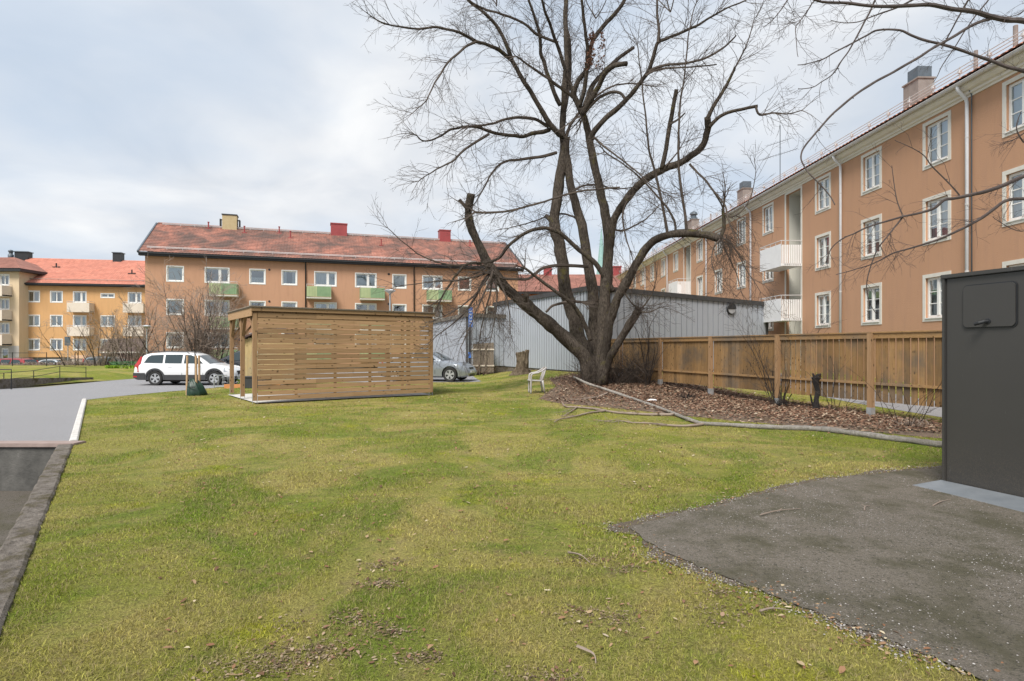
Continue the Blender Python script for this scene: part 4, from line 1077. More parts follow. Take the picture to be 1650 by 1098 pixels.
# (pixels along the limb, depth offset at its base and end, width in px at its base and end, how twiggy, cut end)
L_ = [
 ([(953,612),(948,589),(935,567),(904,538),(871,512),(842,487),(813,461),(791,432),(773,399),(758,363),(755,337),(759,312)], 0,-1.2, 50,15, .25, 1),
 ([(845,488),(849,474)], -.5,-.8, 14,11, 0, 1), ([(755,338),(740,322)], -1.2,-1.4, 7,6, 0, 1),
 ([(952,612),(945,575),(933,541),(922,505),(911,465),(906,425),(899,385),(893,360),(897,328),(902,290),(908,252),(911,222)], .3,.6, 44,19, .2, 0),
 ([(905,398),(904,380)], .6,.7, 9,7, 0, 1), ([(893,362),(880,348)], .6,.9, 8,7, 0, 1),
 ([(960,614),(956,578),(959,534),(956,483),(948,425),(937,363),(922,310),(913,255),(906,219),(908,182),(909,146),(913,91),(911,36),(913,-20),(908,-80)], .1,1.0, 42,7, .35, 0),
 ([(972,616),(971,590),(972,541),(974,483),(979,425),(979,367),(970,323),(961,279),(951,233),(944,197),(930,164),(925,150),(932,130),(947,109),(955,66),(975,40),(991,22),(1006,0),(1015,-40)], -.3,-1.6, 40,6, .35, 0),
 ([(979,430),(983,395),(988,359),(999,337),(1017,312),(1039,290),(1064,275),(1093,264),(1115,251),(1133,233),(1140,211),(1140,189)], -.4,-2.6, 22,10, .35, 0),
 ([(1140,192),(1151,170),(1162,153),(1174,130),(1184,109)], -2.6,-3, 9,4, .5, 1),
 ([(1143,205),(1148,199),(1160,188),(1177,180),(1200,175),(1221,171)], -2.6,-3, 8,5, .4, 1),
 ([(1218,172),(1224,186),(1245,182),(1268,184),(1292,178)], -3,-3.1, 4,1.5, .9, 0),
 ([(1184,109),(1196,88),(1207,62),(1215,32)], -3,-3.3, 3,1.2, .9, 0),
 ([(970,610),(975,575),(981,527),(988,505),(995,480),(1010,454),(1024,428),(1042,399),(1068,381),(1101,376),(1137,379),(1161,385)], -.6,-2.4, 27,14, .3, 1),
 ([(1160,384),(1166,370),(1166,355),(1165,336)], -2.4,-2.5, 9,5, .4, 0),
 ([(973,608),(980,585),(988,567),(1006,538),(1021,512),(1029,500)], -.7,-1.6, 20,15, .2, 1),
 ([(988,470),(978,452),(970,439),(955,420),(933,403),(904,377),(888,370),(871,368),(846,376),(820,396),(806,414),(787,423),(755,425),(738,440),(725,458),(712,480)], -.5,-1.8, 12,3, .5, 0),
 ([(948,430),(904,428),(875,432),(853,449),(830,450),(805,447),(787,440)], -.3,-1.4, 7,4, .45, 0),
 ([(951,549),(945,530),(937,512),(928,497),(919,487),(889,465),(872,452),(860,443),(845,432)], -.5,-1.6, 11,4, .4, 0),
 ([(880,503),(890,493),(904,489),(920,486),(935,487)], -1,-.4, 4,5, .2, 0),
 ([(906,219),(899,215),(889,205),(878,187),(868,171),(857,152),(846,135),(835,116),(824,98),(811,86),(799,78),(783,72),(766,67),(753,59),(740,53),(718,47),(697,44),(675,47),(650,44),(627,40),(612,36),(602,29)], .4,-3.2, 14,2, .7, 0),
 ([(824,98),(822,89),(806,51),(795,36),(784,25),(770,13),(758,4),(740,-15)], -.8,-2, 8,4, .6, 0),
 ([(766,68),(750,75),(737,87),(725,97),(718,106),(708,122),(700,135),(693,150),(686,164),(674,174),(664,183)], -2,-3.4, 4.5,1.4, .8, 0),
 ([(886,209),(873,213),(857,215),(842,220),(828,219),(810,217),(791,213),(772,206),(755,204),(740,206),(726,209),(710,220),(693,226),(680,226),(669,217)], .4,-2.8, 9,2, .75, 0),
 ([(884,205),(870,195),(857,191),(835,190),(813,193),(795,199),(777,202),(755,204)], .4,-1.6, 6,3, .6, 0),
 ([(788,216),(770,227),(755,237),(740,249),(726,262),(710,270),(697,277),(686,284),(675,292)], -1.4,-3, 5,1.4, .8, 0),
 ([(897,246),(878,252),(857,255),(838,257),(820,259),(808,264),(799,271),(790,283),(784,295),(777,308),(769,322)], .5,-1, 7,2, .7, 0),
 ([(999,302),(963,305),(926,310),(900,318),(879,324),(857,331),(835,337),(815,341),(795,343),(766,342)], -2,-2.2, 3,4, .6, 0),
 ([(952,225),(957,213),(972,195),(991,179),(1007,163),(1020,149),(1034,131),(1046,113),(1053,92),(1060,69),(1075,62),(1093,55),(1110,47),(1126,40),(1143,29),(1162,18),(1185,8),(1210,-4)], -1.4,-4, 14,2, .7, 0),
 ([(1045,116),(1060,108),(1080,104),(1104,102),(1120,99),(1133,95),(1150,87),(1168,76),(1178,66),(1186,57)], -2.4,-3.4, 5,2.5, .6, 1),
 ([(1040,122),(1060,112),(1093,109),(1120,108),(1155,104)], -2.4,-2.8, 4,2, .5, 1),
 ([(1060,69),(1062,50),(1060,33),(1058,0),(1055,-40)], -2.8,-3, 5,3, .6, 0),
 ([(1008,162),(1000,150),(985,149),(966,157),(953,170),(940,185)], -1.8,-1.2, 5,5, .4, 0),
 ([(938,185),(948,168),(958,150),(966,138),(972,123),(980,113),(991,106),(1010,103)], -1.2,-2.6, 12,8, .3, 1),
 ([(943,172),(950,150),(958,134),(968,122),(990,100),(1010,84),(1021,77)], -1.2,-.4, 10,5, .4, 1),
 ([(908,182),(912,160),(916,138),(918,115),(918,91),(916,62),(911,36),(911,0),(906,-50)], .6,2.4, 10,5, .5, 0),
 ([(934,172),(940,150),(946,109),(946,80),(944,55),(940,28),(938,0),(935,-40)], -1,-2.6, 9,4, .5, 0),
 ([(925,158),(915,125),(900,80),(892,58),(885,36),(878,18),(871,-10)], 0,-1.8, 8,4, .5, 0),
 ([(903,170),(893,150),(882,120),(876,100),(871,87),(871,70),(869,55),(863,35),(858,18),(848,-10)], .4,-.8, 9,4, .6, 0),
 ([(926,158),(910,145),(893,135),(875,121),(857,109),(843,99),(831,91)], -.8,-2.6, 6,2.5, .6, 0),
 ([(899,69),(880,62),(864,55),(850,42),(835,33),(817,26),(799,20),(780,14),(762,5),(745,-8)], -.4,-3, 5,3, .7, 0),
 ([(1075,374),(1071,350),(1064,317),(1057,283),(1049,255),(1044,230),(1042,204),(1038,170),(1035,138),(1031,105),(1027,73)], -1.9,-3.2, 5,1.6, .5, 0),
 ([(1106,370),(1103,340),(1098,310),(1094,275),(1093,237),(1094,200),(1096,164),(1102,130),(1104,109),(1108,70),(1115,29),(1122,5)], -2.1,-3.6, 5,1.5, .55, 0),
 ([(1066,272),(1073,240),(1078,204),(1084,175),(1090,144)], -1.6,-2.2, 9,6.5, .2, 1),
 ([(1080,200),(1092,192),(1104,182)], -2,-2.3, 4,2, .3, 1), ([(1073,268),(1088,250),(1101,230)], -1.7,-1.3, 3,1.5, .4, 0),
 ([(1089,374),(1086,355),(1078,339),(1062,320),(1046,302),(1033,289),(1020,277),(1000,262),(975,245)], -2,-2.4, 4,2, .5, 0),
 ([(1111,264),(1124,278),(1137,291),(1152,310),(1168,331),(1172,350),(1177,364)], -2.5,-3, 4,2.5, .5, 0),
 ([(1010,325),(1003,345),(1006,370),(1012,395),(1020,420)], -1.2,-1.6, 4,1.5, .6, 0),
 ([(795,436),(780,452),(765,480),(748,505),(725,525),(700,545)], -1.2,-2.4, 5,1.5, .8, 0), ([(795,438),(790,470),(780,510),(772,550)], -1.2,-1.8, 4,1.3, .7, 0),
 ([(797,438),(800,470),(798,510),(790,550)], -1.2,-2, 4,1.3, .7, 0), ([(793,436),(770,445),(735,452),(690,455),(640,462)], -1.2,-2.8, 4,1.3, .7, 0),
 ([(792,438),(770,470),(735,500),(702,515)], -1.2,-3, 4,1.3, .8, 0), ([(798,440),(812,470),(820,500),(822,535)], -1.2,-1.7, 4,1.3, .7, 0),
 ([(790,432),(765,425),(730,428),(690,418),(655,395),(625,368)], -1.2,-2.4, 4,1.2, .3, 0),
 ([(795,436),(788,455),(772,490),(760,520),(742,560)], -1.4,-2.8, 4,1.3, .8, 0),
 ([(1163,386),(1172,410),(1186,440),(1196,475)], -2.5,-2.8, 3,1, .9, 0), ([(1160,386),(1150,400),(1147,425),(1155,450)], -2.5,-3.2, 3,1, .9, 0),
 ([(1164,384),(1180,395),(1200,430),(1225,470)], -2.5,-3.4, 3,1, .8, 0), ([(1165,345),(1180,350),(1200,335),(1212,310),(1218,275)], -2.5,-2.9, 3,1, .5, 0),
 ([(1028,500),(1040,490),(1052,470),(1058,445)], -1.6,-2.2, 3,1.2, .8, 0), ([(1029,500),(1015,485),(1005,470)], -1.6,-1.9, 3,1.2, .8, 0), ([(1030,502),(1045,503),(1066,495)], -1.6,-2.4, 3,1.2, .8, 0),
 ([(951,215),(966,230),(985,245),(1005,260),(1030,280),(1050,300),(1075,312)], -1.4,-3, 4,1.5, .6, 0),
 ([(937,363),(925,350),(905,345),(880,350),(850,360),(820,368)], .2,2.2, 4,1.5, .7, 0),
 ([(922,310),(940,300),(965,298),(995,305),(1030,300)], .2,2.6, 4,1.5, .7, 0),
 ([(979,365),(1000,372),(1020,365),(1045,350),(1062,330)], -.4,1.6, 4,1.5, .7, 0),
 ([(911,222),(920,200),(935,180),(955,160),(985,140),(1020,135),(1055,140)], .6,3, 6,1.5, .7, 0),
]
def main_tree():
    r = random.Random(11)
    T = empty('bare_linden_tree', at(962, 615, TY), 0, 'big many-stemmed bare tree with a chopped low limb standing in brown leaves', 'tree')
    base = Vector(T.location); inv = lambda p: (p[0]-base.x, p[1]-base.y, p[2]-base.z)
    trunk = MB(); tw = MB(); segs = []
    for px, d0, d1, w0, w1, tg, cut in L_:
        if w0 > 10: w0 = 9+(w0-10)*.52
        if 6 < w0 < 18: w0 *= .85
        if w1 > 10: w1 = 10+(w1-10)*.6
        S, R_ = limb(px, d0, d1, w0, w1, TY, r)
        thick = w0 > 6.5
        m = trunk if thick else tw
        k = 12 if w0 > 18 else 8 if w0 > 8 else 5
        if px[0][1] > 600:   # root flare
            for i in range(4): R_[i] *= 1+.10*(1-i/4)
            S = [S[0]+Vector((0, 0, -.25))]+S; R_ = [R_[0]*1.1]+R_
        m.tube([inv(p) for p in S], R_, k, rough=.22 if w0 > 12 else .1, seed=r.random()*9)
        n = len(S); Ltot = sum((S[i+1]-S[i]).length for i in range(n-1))
        if tg:
            cnt = int(Ltot*9.5*tg)
            for _ in range(cnt):
                lo = .42 if w0 > 15 else .22 if w0 > 8 else .08
                t = r.uniform(lo, 1); i = min(n-2, int(t*(n-1))); d = (S[i+1]-S[i]).normalized()
                a = rv(r); a = (a-d*a.dot(d)).normalized(); k_ = r.uniform(.45, 1.15)
                dd = d*math.cos(k_)+a*math.sin(k_)
                if w0 > 8: dd += Vector((0, 0, .15))
                out = []; grow(out, S[i], dd, r.uniform(.6, 1.75)*(1.15-.35*t), min(R_[i]*.5, r.uniform(.007, .014)), 2, r, droop=.035, dens=.55, tip=.0042, jit=.17)
                segs += out
        if not cut and w1 < 9:
            for _ in range(3):
                d = (S[-1]-S[-2]).normalized()+rv(r, .35); out = []
                grow(out, S[-1], d, r.uniform(.6, 1.3) if px[-1][0] < 760 else r.uniform(.7, 1.5), max(.006, R_[-1]*.8), 2, r, droop=.03, dens=.6, tip=.0042); segs += out
    # upper crown above the frame
    for u, v, y in ((913,-30,.9),(908,-80,1),(1015,-40,-1.6),(1055,-40,-3),(935,-40,-2.6),(906,-50,2.4),(871,-10,-1.8),(848,-10,-.8),(960,30,2.5),(1080,20,1),(800,10,1.5)):
        for _ in range(3):
            out = []; grow(out, at(u, v, TY+y), Vector((r.gauss(0,.5), r.gauss(0,.5), 1)), r.uniform(2.2, 3.4), .03, 3, r, droop=-.02, dens=.4, step=.22, tip=.0045); segs += out
    for pts, rr in segs: tw.tube([inv(p) for p in pts], rr, 3, cap=False)
    # dense basal shoots and the twiggy burl
    sh = MB()
    for _ in range(330):
        a = r.uniform(0, 6.28); p = at(r.choice([945, 985, 1000, 1008, 1015, 1022]), 605, TY)+Vector((r.gauss(0,.3), r.gauss(-.1,.25), 0)); p.z = G(p.x, p.y)
        out = []; grow(out, p, Vector((r.gauss(.15,.5), r.gauss(-.1,.4), 1.2)), r.uniform(.4, 1.5), .008, 1, r, droop=.03, dens=.4, tip=.0045)
        for pts, rr in out: sh.tube([inv(p) for p in pts], rr, 3, cap=False)
    trunk_ = sh; bt = MB()
    for _ in range(80):
        p = at(1030, 500, TY-1.6)+rv(r, .09); out = []; grow(out, p, rv(r)+Vector((0,0,.3)), r.uniform(.25, .9), .006, 1, r, droop=0, dens=.5, tip=.004, step=.1)
        for pts, rr in out: bt.tube([inv(p) for p in pts], rr, 3, cap=False)
    bt2 = MB()
    for _ in range(70):
        p = at(r.uniform(1165, 1178), r.uniform(375, 392), TY-2.5); out = []; grow(out, p, rv(r, .6)+Vector((.1,0,-.5)), r.uniform(.3, 1.2), .005, 1, r, droop=.05, dens=.5, tip=.004, step=.1)
        for pts, rr in out: bt2.tube([inv(p) for p in pts], rr, 3, cap=False)
    trunk.build('trunk', M['bark'], T, smooth=True); tw.build('crown', M['twig'], T); sh.build('basal_shoots', M['twig'], T); bt.build('burl_twigs', M['twig'], T); bt2.build('hanging_twigs', M['twig'], T)
    # withered leaves hanging on one broken branch
    lv = MB()
    for _ in range(260):
        t = r.random(); p = at(951-6*t+r.gauss(0, 2.2)+r.choice([0, 0, 18])+r.uniform(0,6), 50+60*t+r.gauss(0, 4), TY-1.6); p = Vector(inv(p))
        a = rv(r, .035); b = rv(r, .025); lv.add([p, p+a+b, p+a*2, p+a-b], [(0,1,2,3)])
    M['hang'] = mk('withered_red_leaves', (.13,.06,.04), (.20,.10,.06), 6, .9)
    o = lv.build('withered_leaves', M['hang'], T); o['kind'] = 'stuff'
main_tree()

# the tree just outside the frame on the right, whose branches reach in
NL = [
 ([(1700,45),(1650,33),(1625,31),(1599,26),(1570,19),(1531,14),(1500,9),(1470,8),(1440,10),(1405,11),(1365,8),(1323,4),(1296,-8)], 0,-.6, 11,4, .5),
 ([(1599,28),(1580,35),(1558,46),(1537,59),(1517,71),(1496,83),(1476,96),(1440,118),(1412,131),(1388,146),(1361,169),(1342,185),(1326,202),(1310,220),(1296,238),(1291,250),(1291,260),(1297,272),(1304,281),(1323,300),(1338,318),(1345,330)], -.1,-.9, 6,2, .10),
 ([(1720,135),(1650,115),(1625,109),(1604,101),(1575,90),(1544,79),(1515,72),(1490,66),(1468,57),(1449,49),(1416,49),(1398,57),(1380,66),(1347,85),(1330,95),(1312,100),(1285,105)], .3,1.2, 7,1.5, .55),
 ([(1420,-20),(1410,0),(1402,18),(1394,33),(1386,50),(1378,66),(1368,85),(1356,101),(1348,114),(1339,123),(1325,131),(1312,139),(1298,142),(1286,143)], .2,.5, 4,1.3, .5),
 ([(1605,-20),(1593,0),(1576,20),(1561,41),(1548,60),(1536,79),(1526,94),(1517,109),(1511,122),(1503,134)], .6,.9, 3,1.2, .4),
 ([(1572,-20),(1561,0),(1550,18),(1539,36),(1528,57),(1517,79)], .2,.5, 4,2, .4),
 ([(1280,-15),(1271,0),(1263,12),(1252,25),(1241,36),(1230,44)], -.3,-.4, 3,1.2, .9),
 ([(1330,-10),(1312,3),(1304,15),(1296,27),(1289,36),(1282,46),(1283,68),(1286,92)], -.4,-.8, 3,1.2, .8),
 ([(1500,-15),(1470,0),(1445,13),(1421,22),(1400,30),(1383,36),(1360,37),(1339,33)], -.3,-.2, 4,1.3, .6),
 ([(1720,262),(1650,284),(1617,297),(1584,308),(1560,314),(1537,319),(1520,322),(1504,336),(1480,343),(1456,348),(1425,358),(1395,367),(1375,377),(1357,386),(1340,402),(1330,425)], -.4,.3, 8,1.5, .5),
 ([(1720,322),(1650,320),(1622,323),(1603,335),(1584,348),(1567,358),(1551,367),(1520,382),(1489,393),(1460,401),(1437,407),(1418,418),(1399,428),(1372,437),(1347,443)], .3,.9, 7,1.3, .5),
 ([(1454,349),(1434,375),(1414,400),(1404,425),(1397,452),(1397,470),(1402,488),(1412,505)], 0,.2, 3,1.2, .6),
 ([(1546,315),(1525,290),(1504,267),(1492,252),(1480,244),(1460,234),(1442,226)], -.1,-.1, 3,1.2, .3),
 ([(1454,348),(1446,330),(1442,315),(1439,292),(1437,267)], 0,0, 2.5,1.2, .5),
 ([(1650,230),(1640,215),(1638,200),(1645,180)], .6,.6, 3,1.2, .7), ([(1690,335),(1668,360),(1650,372),(1630,368),(1600,350)], .8,.9, 3,1.2, .5),
 ([(1700,175),(1660,205),(1640,222),(1615,232)], .5,.6, 3,1.2, .8),
 ([(1720,-5),(1690,-8),(1660,10),(1640,24),(1620,28)], .5,.5, 3,1.5, .6),
]
def near_tree():
    r = random.Random(23); Y0 = 7.0
    tb = Vector((8.6, 7.6, 0))
    T = empty('bare_birch_tree', tb, 0, 'bare tree outside the right frame edge whose thin branches reach across the sky', 'tree')
    inv = lambda p: (p[0]-tb.x, p[1]-tb.y, p[2]-tb.z)
    tr = MB(); cr = MB()
    tp = [Vector((8.6, 7.6, -.1)), Vector((8.55, 7.6, 1.2)), Vector((8.65, 7.65, 2.6)), Vector((8.6, 7.55, 4.2)), Vector((8.7, 7.6, 6)), Vector((8.8, 7.7, 8.5))]
    tr.tube([inv(p) for p in smooth_pts(tp)], [.19-.007*i for i in range(21)], 12, rough=.15); tr.build('trunk', M['bark'], T, smooth=True)
    for li, (px, d0, d1, w0, w1, tg) in enumerate(NL):
        S, R_ = limb(px, d0, d1, w0, w1, Y0, r, sub=4, wob=.010)
        if px[0][0] >= 1700 or px[0][1] < 0:       # carry it back to the trunk
            z = min(8, S[0].z+.3*(S[0].x < 6)); q = Vector((8.6, 7.6, max(1.5, z-.25)))
            if px[0][1] < 0: q = Vector((8.7, 7.6, min(8.2, S[0].z+.3)))
            back = smooth_pts([q, (q+S[0])/2+Vector((0,0,.12)), S[0]], 5)
            S = back[:-1]+S; R_ = [R_[0]*(1.5-.5*i/len(back)) for i in range(len(back)-1)]+R_
            n0 = len(back)
        else: n0 = 0
        R_ = [q*.85 for q in R_]; cr.tube([inv(p) for p in S], R_, 7 if w0 > 5 else 5, rough=.12, seed=li)
        n = len(S)
        cnt = int(sum((S[i+1]-S[i]).length for i in range(n0, n-1))*17*tg)
        for _ in range(cnt):
            i = r.randrange(n0, n-1); d = (S[i+1]-S[i]).normalized(); a = rv(r); a.y *= .6; a = (a-d*a.dot(d)).normalized(); k = r.uniform(.5, 1.1)
            out = []; grow(out, S[i], d*math.cos(k)+a*math.sin(k), r.uniform(.12, .55), min(R_[i]*.6, .0035), 2, r, droop=.02, dens=.5, tip=.0014, step=.05, jit=.22)
            for pts, rr in out: cr.tube([inv(p) for p in pts], rr, 3, cap=False)
        for i in range(n0, n-1, 2):     # buds and knuckles
            if r.random() < .6: p = S[i]+rv(r, .003); e = p+rv(r, .008); cr.tube([inv(p), inv(e)], [R_[i]*.9, R_[i]*.35], 4)
    cr.build('branches', M['twig_near'], T)
near_tree()

def shrub(name, base, H, stems, spread, mat, label, cat, group=None, seed=1, r0=.02, lvl=3, dens=.5, tip=.006, droop=0.0, step=.25, thick=None):
    r = random.Random(seed); T = empty(name, base, 0, label, cat, group); st = MB(); cw = MB()
    for i in range(stems):
        a = r.uniform(0, 6.28); p = Vector((math.cos(a)*r.uniform(0, .15)*spread, math.sin(a)*r.uniform(0, .15)*spread, -.05))
        d = Vector((math.cos(a)*r.uniform(.1, .9)*spread, math.sin(a)*r.uniform(.1, .9)*spread, H)).normalized()
        out = []; grow(out, p, d, H*r.uniform(.65, 1.1), r0*r.uniform(.6, 1.2), lvl, r, droop, .13, step, dens, tip, (.3, .6), (.35, .9))
        main = out[-1]; st.tube(main[0], main[1], 5)
        for pts, rr in out[:-1]: cw.tube(pts, rr, 3, cap=False)
    st.build('stem', M['bark_dark'] if thick is None else thick, T); cw.build('twigs', mat, T); return T
# tall bare shrubs across the road, in front of the buildings
def sh_at(u, Y): x = (u-CX)*Y/F; return (x, Y, G(x, Y))
GS = 'bare shrubs across the road'
shrub('bare_shrub', sh_at(118, 47), 4.4, 5, 2.8, M['twig_pale'], 'slim leaning bare bush nearest the white balconies, leftmost across the road', 'shrub', GS, 2, .045, 3, .5, .009)
shrub('bare_shrub', sh_at(163, 46), 5.2, 12, 3.2, M['twig_pale'], 'wide bare bush in front of the dark roofed shed beside the ochre house', 'shrub', GS, 3, .05, 3, .52, .009)
shrub('bare_shrub', sh_at(212, 44.5), 5.6, 14, 3.4, M['twig_pale'], 'dense bare bush right behind the left street lamp', 'shrub', GS, 4, .045, 3, .55, .009)
shrub('bare_shrub', sh_at(262, 41.5), 4.0, 10, 4.2, M['twig_pale'], 'low gnarled bare bush behind the white estate car', 'shrub', GS, 5, .055, 3, .52, .009)
shrub('bare_shrub', sh_at(322, 41.0), 6.4, 26, 2.4, M['twig_pale'], 'tall upright bare bush with many straight stems in front of the green balconies', 'shrub', GS, 6, .04, 3, .52, .009)
shrub('bare_shrub', sh_at(352, 42.0), 4.8, 9, 2.4, M['twig_pale'], 'bare bush just left of the slatted shelter posts', 'shrub', GS, 7, .04, 3, .52, .009)
# saplings and shrubs along the wooden fence
GF = 'bare shrubs along the wooden fence'
x, y = gp(1256, 655); shrub('fence_shrub', (x, y, G(x, y)), 2.6, 11, 1.7, M['twig'], 'dark bare bush growing against the fence left of the charred stump', 'shrub', GF, 8, .016, 2, .35, .0035, step=.14)
x, y = gp(1045, 618, .3); shrub('fence_shrub', (x, y, G(x, y)), 3.0, 5, .9, M['twig'], 'thin crooked sapling at the far left end of the wooden fence', 'shrub', GF, 9, .03, 2, .4, .004, step=.16)
x, y = gp(1345, 665); shrub('fence_shrub', (x, y, G(x, y)), 1.7, 7, 1.6, M['twig'], 'sparse shoots in front of the fence between charred stump and metal footed post', 'shrub', GF, 10, .008, 2, .3, .003, step=.12)
x, y = gp(1452, 688); shrub('fence_shrub', (x, y, G(x, y)), 1.5, 8, 2.4, M['twig'], 'thin low shoots growing from the root clump beside the cabinet', 'shrub', GF, 12, .008, 2, .3, .003, step=.12)
x, y = gp(1110, 640, .2); shrub('fence_shrub', (x, y, G(x, y)), 1.0, 6, 1.4, M['twig'], 'short dark shoots at the fence foot, between tree and first big bush', 'shrub', GF, 13, .008, 2, .3, .003, step=.1)
x, y = gp(775, 600, .2); shrub('dry_brush', (x, 33.4, G(x, 33.4)), 1.0, 26, 2.4, M['leaf_red'], 'low reddish dry brush in front of the grey board gate', 'shrub', None, 14, .012, 2, .5, .006, step=.14)
# charred stump
x, y = gp(1316, 660, .03)
T = empty('charred_stump', (x, y, G(x, y)), 0, 'black charred stump with a broken top in front of the fence', 'stump')
M['char'] = mk('charred_wood', (.008,.007,.007), (.022,.018,.016), 20, .9, 1, 60)
r = random.Random(4); m = MB(); m.tube([(0,0,-.05),(.02,0,.12),(-.01,0,.3),(.02,0,.5),(0,.01,.68),(-.04,0,.86)], [.11,.085,.06,.055,.06,.075], 10, rough=.7)
m.tube([(-.03,0,.82),(.02,0,.9),(.10,0,.93)], [.05,.04,.025], 7, rough=.5); m.tube([(-.05,0,.84),(-.1,0,.95)], [.04,.02], 7, rough=.5); m.tube([(0,0,.8),(.09,-.02,.84)], [.03,.015], 6, rough=.5); m.build('trunk', M['char'], T)
m = MB(); m.tube([(-.03,0,.02),(-.12,0,.22),(-.17,-.02,.42)], [.035,.025,.02], 7, rough=.4); m.build('side_shoot', M['char'], T)
# black root mass at the big bush foot
x, y = gp(1262, 656); 
def clump(name, base, n, s, mat, label, cat, seed):
    r = random.Random(seed); m = MB()
    for _ in range(n):
        p = Vector((r.gauss(0, s), r.gauss(0, s*.5), 0)); d = Vector((r.gauss(0,1), r.gauss(0,1), r.uniform(.1, 1.0)))
        out = []; grow(out, p, d, r.uniform(.08, .34), .016, 1, r, .05, .3, .05, .5, .004); 
        for pts, rr in out: m.tube(pts, rr, 4)
    o = m.build(name, mat, None, loc=base); return tag(o, label, cat)
clump('root_clump', (x, y, G(x, y)), 46, .12, M['char'], 'blackened root clump at the foot of the big fence bush', 'roots', 3)
x, y = gp(1480, 690); clump('root_clump', (x, y, G(x, y)), 60, .20, M['twig_pale'], 'brown dry root clump right of the metal footed fence post', 'roots', 5)
x, y = gp(1290, 648); 
x, y = gp(1350, 668); clump('root_clump', (x, y, G(x, y)), 40, .2, M['leaf_red'], 'low reddish clump of dry stalks between stump and fence post', 'roots', 6)
x, y = gp(1105, 634, .2); clump('root_clump', (x, y, G(x, y)), 36, .13, M['char'], 'dark root clump near the fence foot, closest to the tree', 'roots', 7)
# fallen branch
def lying(px, w0, w1, lift, sub=6):
    P = []
    for i, (u, v) in enumerate(px):
        x, y = gp(u, v, .05); z = G(x, y)
        x, y = gp(u, v, z+.04); P.append(Vector((x, y, z+lift)))
    S = smooth_pts(P, sub); n = len(S)
    return S, [ (w0*(1-i/(n-1))+w1*i/(n-1))*S[i].y/F/2*(1+.18*mnoise.noise(S[i]*4)) for i in range(n)]
FB = empty('fallen_branch', (*gp(1300, 690), 0), 0, 'long pale barkless fallen branch lying across the lawn towards the cabinet', 'branch')
fb = Vector(FB.location); m = MB(); s0 = lying([(1600,732),(1560,724),(1520,718),(1470,711),(1420,705),(1370,698),(1320,692),(1270,690),(1220,688),(1170,685),(1130,683)], 12, 6, .045)
m.tube([p-fb for p in s0[0]], s0[1], 10, rough=.3); s1 = lying([(1130,683),(1105,675),(1080,665),(1045,652),(1010,640),(975,628),(945,618),(925,608)], 6, 3.5, .05)
m.tube([p-fb for p in s1[0]], s1[1], 8, rough=.2); m.build('main_stem', M['bark_pale'], FB, smooth=True)
for px, a, b in (([(1135,683),(1110,686),(1075,685),(1050,682),(1020,681)],5,2), ([(1085,668),(1060,668),(1030,667),(990,664),(960,659),(930,656),(912,655),(905,648)],5,2.5), ([(975,662),(950,665),(925,671),(903,675),(893,680)],3.5,1.5),
                 ([(980,633),(960,640),(930,644),(912,646)],3,1.5), ([(930,656),(918,664),(905,672)],2.5,1), ([(1320,692),(1345,690),(1375,692)],4,2), ([(1020,681),(1000,678),(985,680),(960,676)],2,1)):
    m = MB(); S, R_ = lying(px, a, b, .035); m.tube([p-fb for p in S], R_, 6, rough=.2)
    r = random.Random(len(px))
    for _ in range(5):
        i = r.randrange(1, len(S)-1); out = []; grow(out, S[i]+Vector((0,0,.02)), Vector((r.gauss(-.6,.5), r.gauss(0,.7), .12)), r.uniform(.2, .6), .006, 1, r, .06, .2, .08, .5, .003)
        for pts, rr in out: m.tube([Vector(p)-fb for p in pts], rr, 4)
    m.build('side_branch', M['twig_pale'], FB, smooth=True)
# ---------------------------------------------------------------- timber
def woodmat(name, c1, c2, stretch, isl=.18, grey=None, knots=True):
    t = NT(name); co = t.coord(stretch)
    n = t.noise(co, 6, 7, .7, .8); col = t.mix(t.ramp(n, [(.32, 0.0), (.66, 1.0)]), c1, c2)
    if knots:
        k = t.new('ShaderNodeTexVoronoi'); k.inputs['Scale'].default_value = 1.0; t.link(t.coord(tuple(5 if s < 1 else 9 for s in stretch)), k.inputs['Vector'])
        col = t.mix(t.ramp(k.outputs['Distance'], [(.10, .9), (.20, 0.0)]), col, tuple(x*.30 for x in c1))
    if grey: col = t.mix(t.ramp(t.noise(t.coord(), .9, 5, .65), [(.46, 0.0), (.66, .85)]), col, grey)
    col = t.val(col, t.mapr(t.island(), 0, 1, 1-isl, 1+isl))
    t.base(col); t.b.inputs['Roughness'].default_value = .8; t.b.inputs['Specular IOR Level'].default_value = .25
    t.bump(n, .35, .01); return t.m
M['slat'] = woodmat('treated_pine_slats', (.25,.150,.072), (.40,.262,.150), (.25, 3, 12), .2)
M['post'] = woodmat('treated_pine_post', (.23,.14,.07), (.34,.215,.12), (6, 6, .3), .1)
M['board_v'] = woodmat('brown_stained_boards', (.17,.098,.040), (.31,.190,.085), (8, 8, .3), .25, (.11,.09,.07))
M['rail'] = woodmat('brown_stained_rail', (.25,.145,.06), (.35,.215,.10), (2, .4, 8), .12, (.16,.13,.10))
M['grey_wood'] = woodmat('greyed_boards', (.15,.12,.09), (.25,.205,.16), (6, 6, .3), .15)
M['galv'] = mk('galvanised_steel', (.38,.41,.43), (.50,.53,.55), 10, .45, metal=.6)
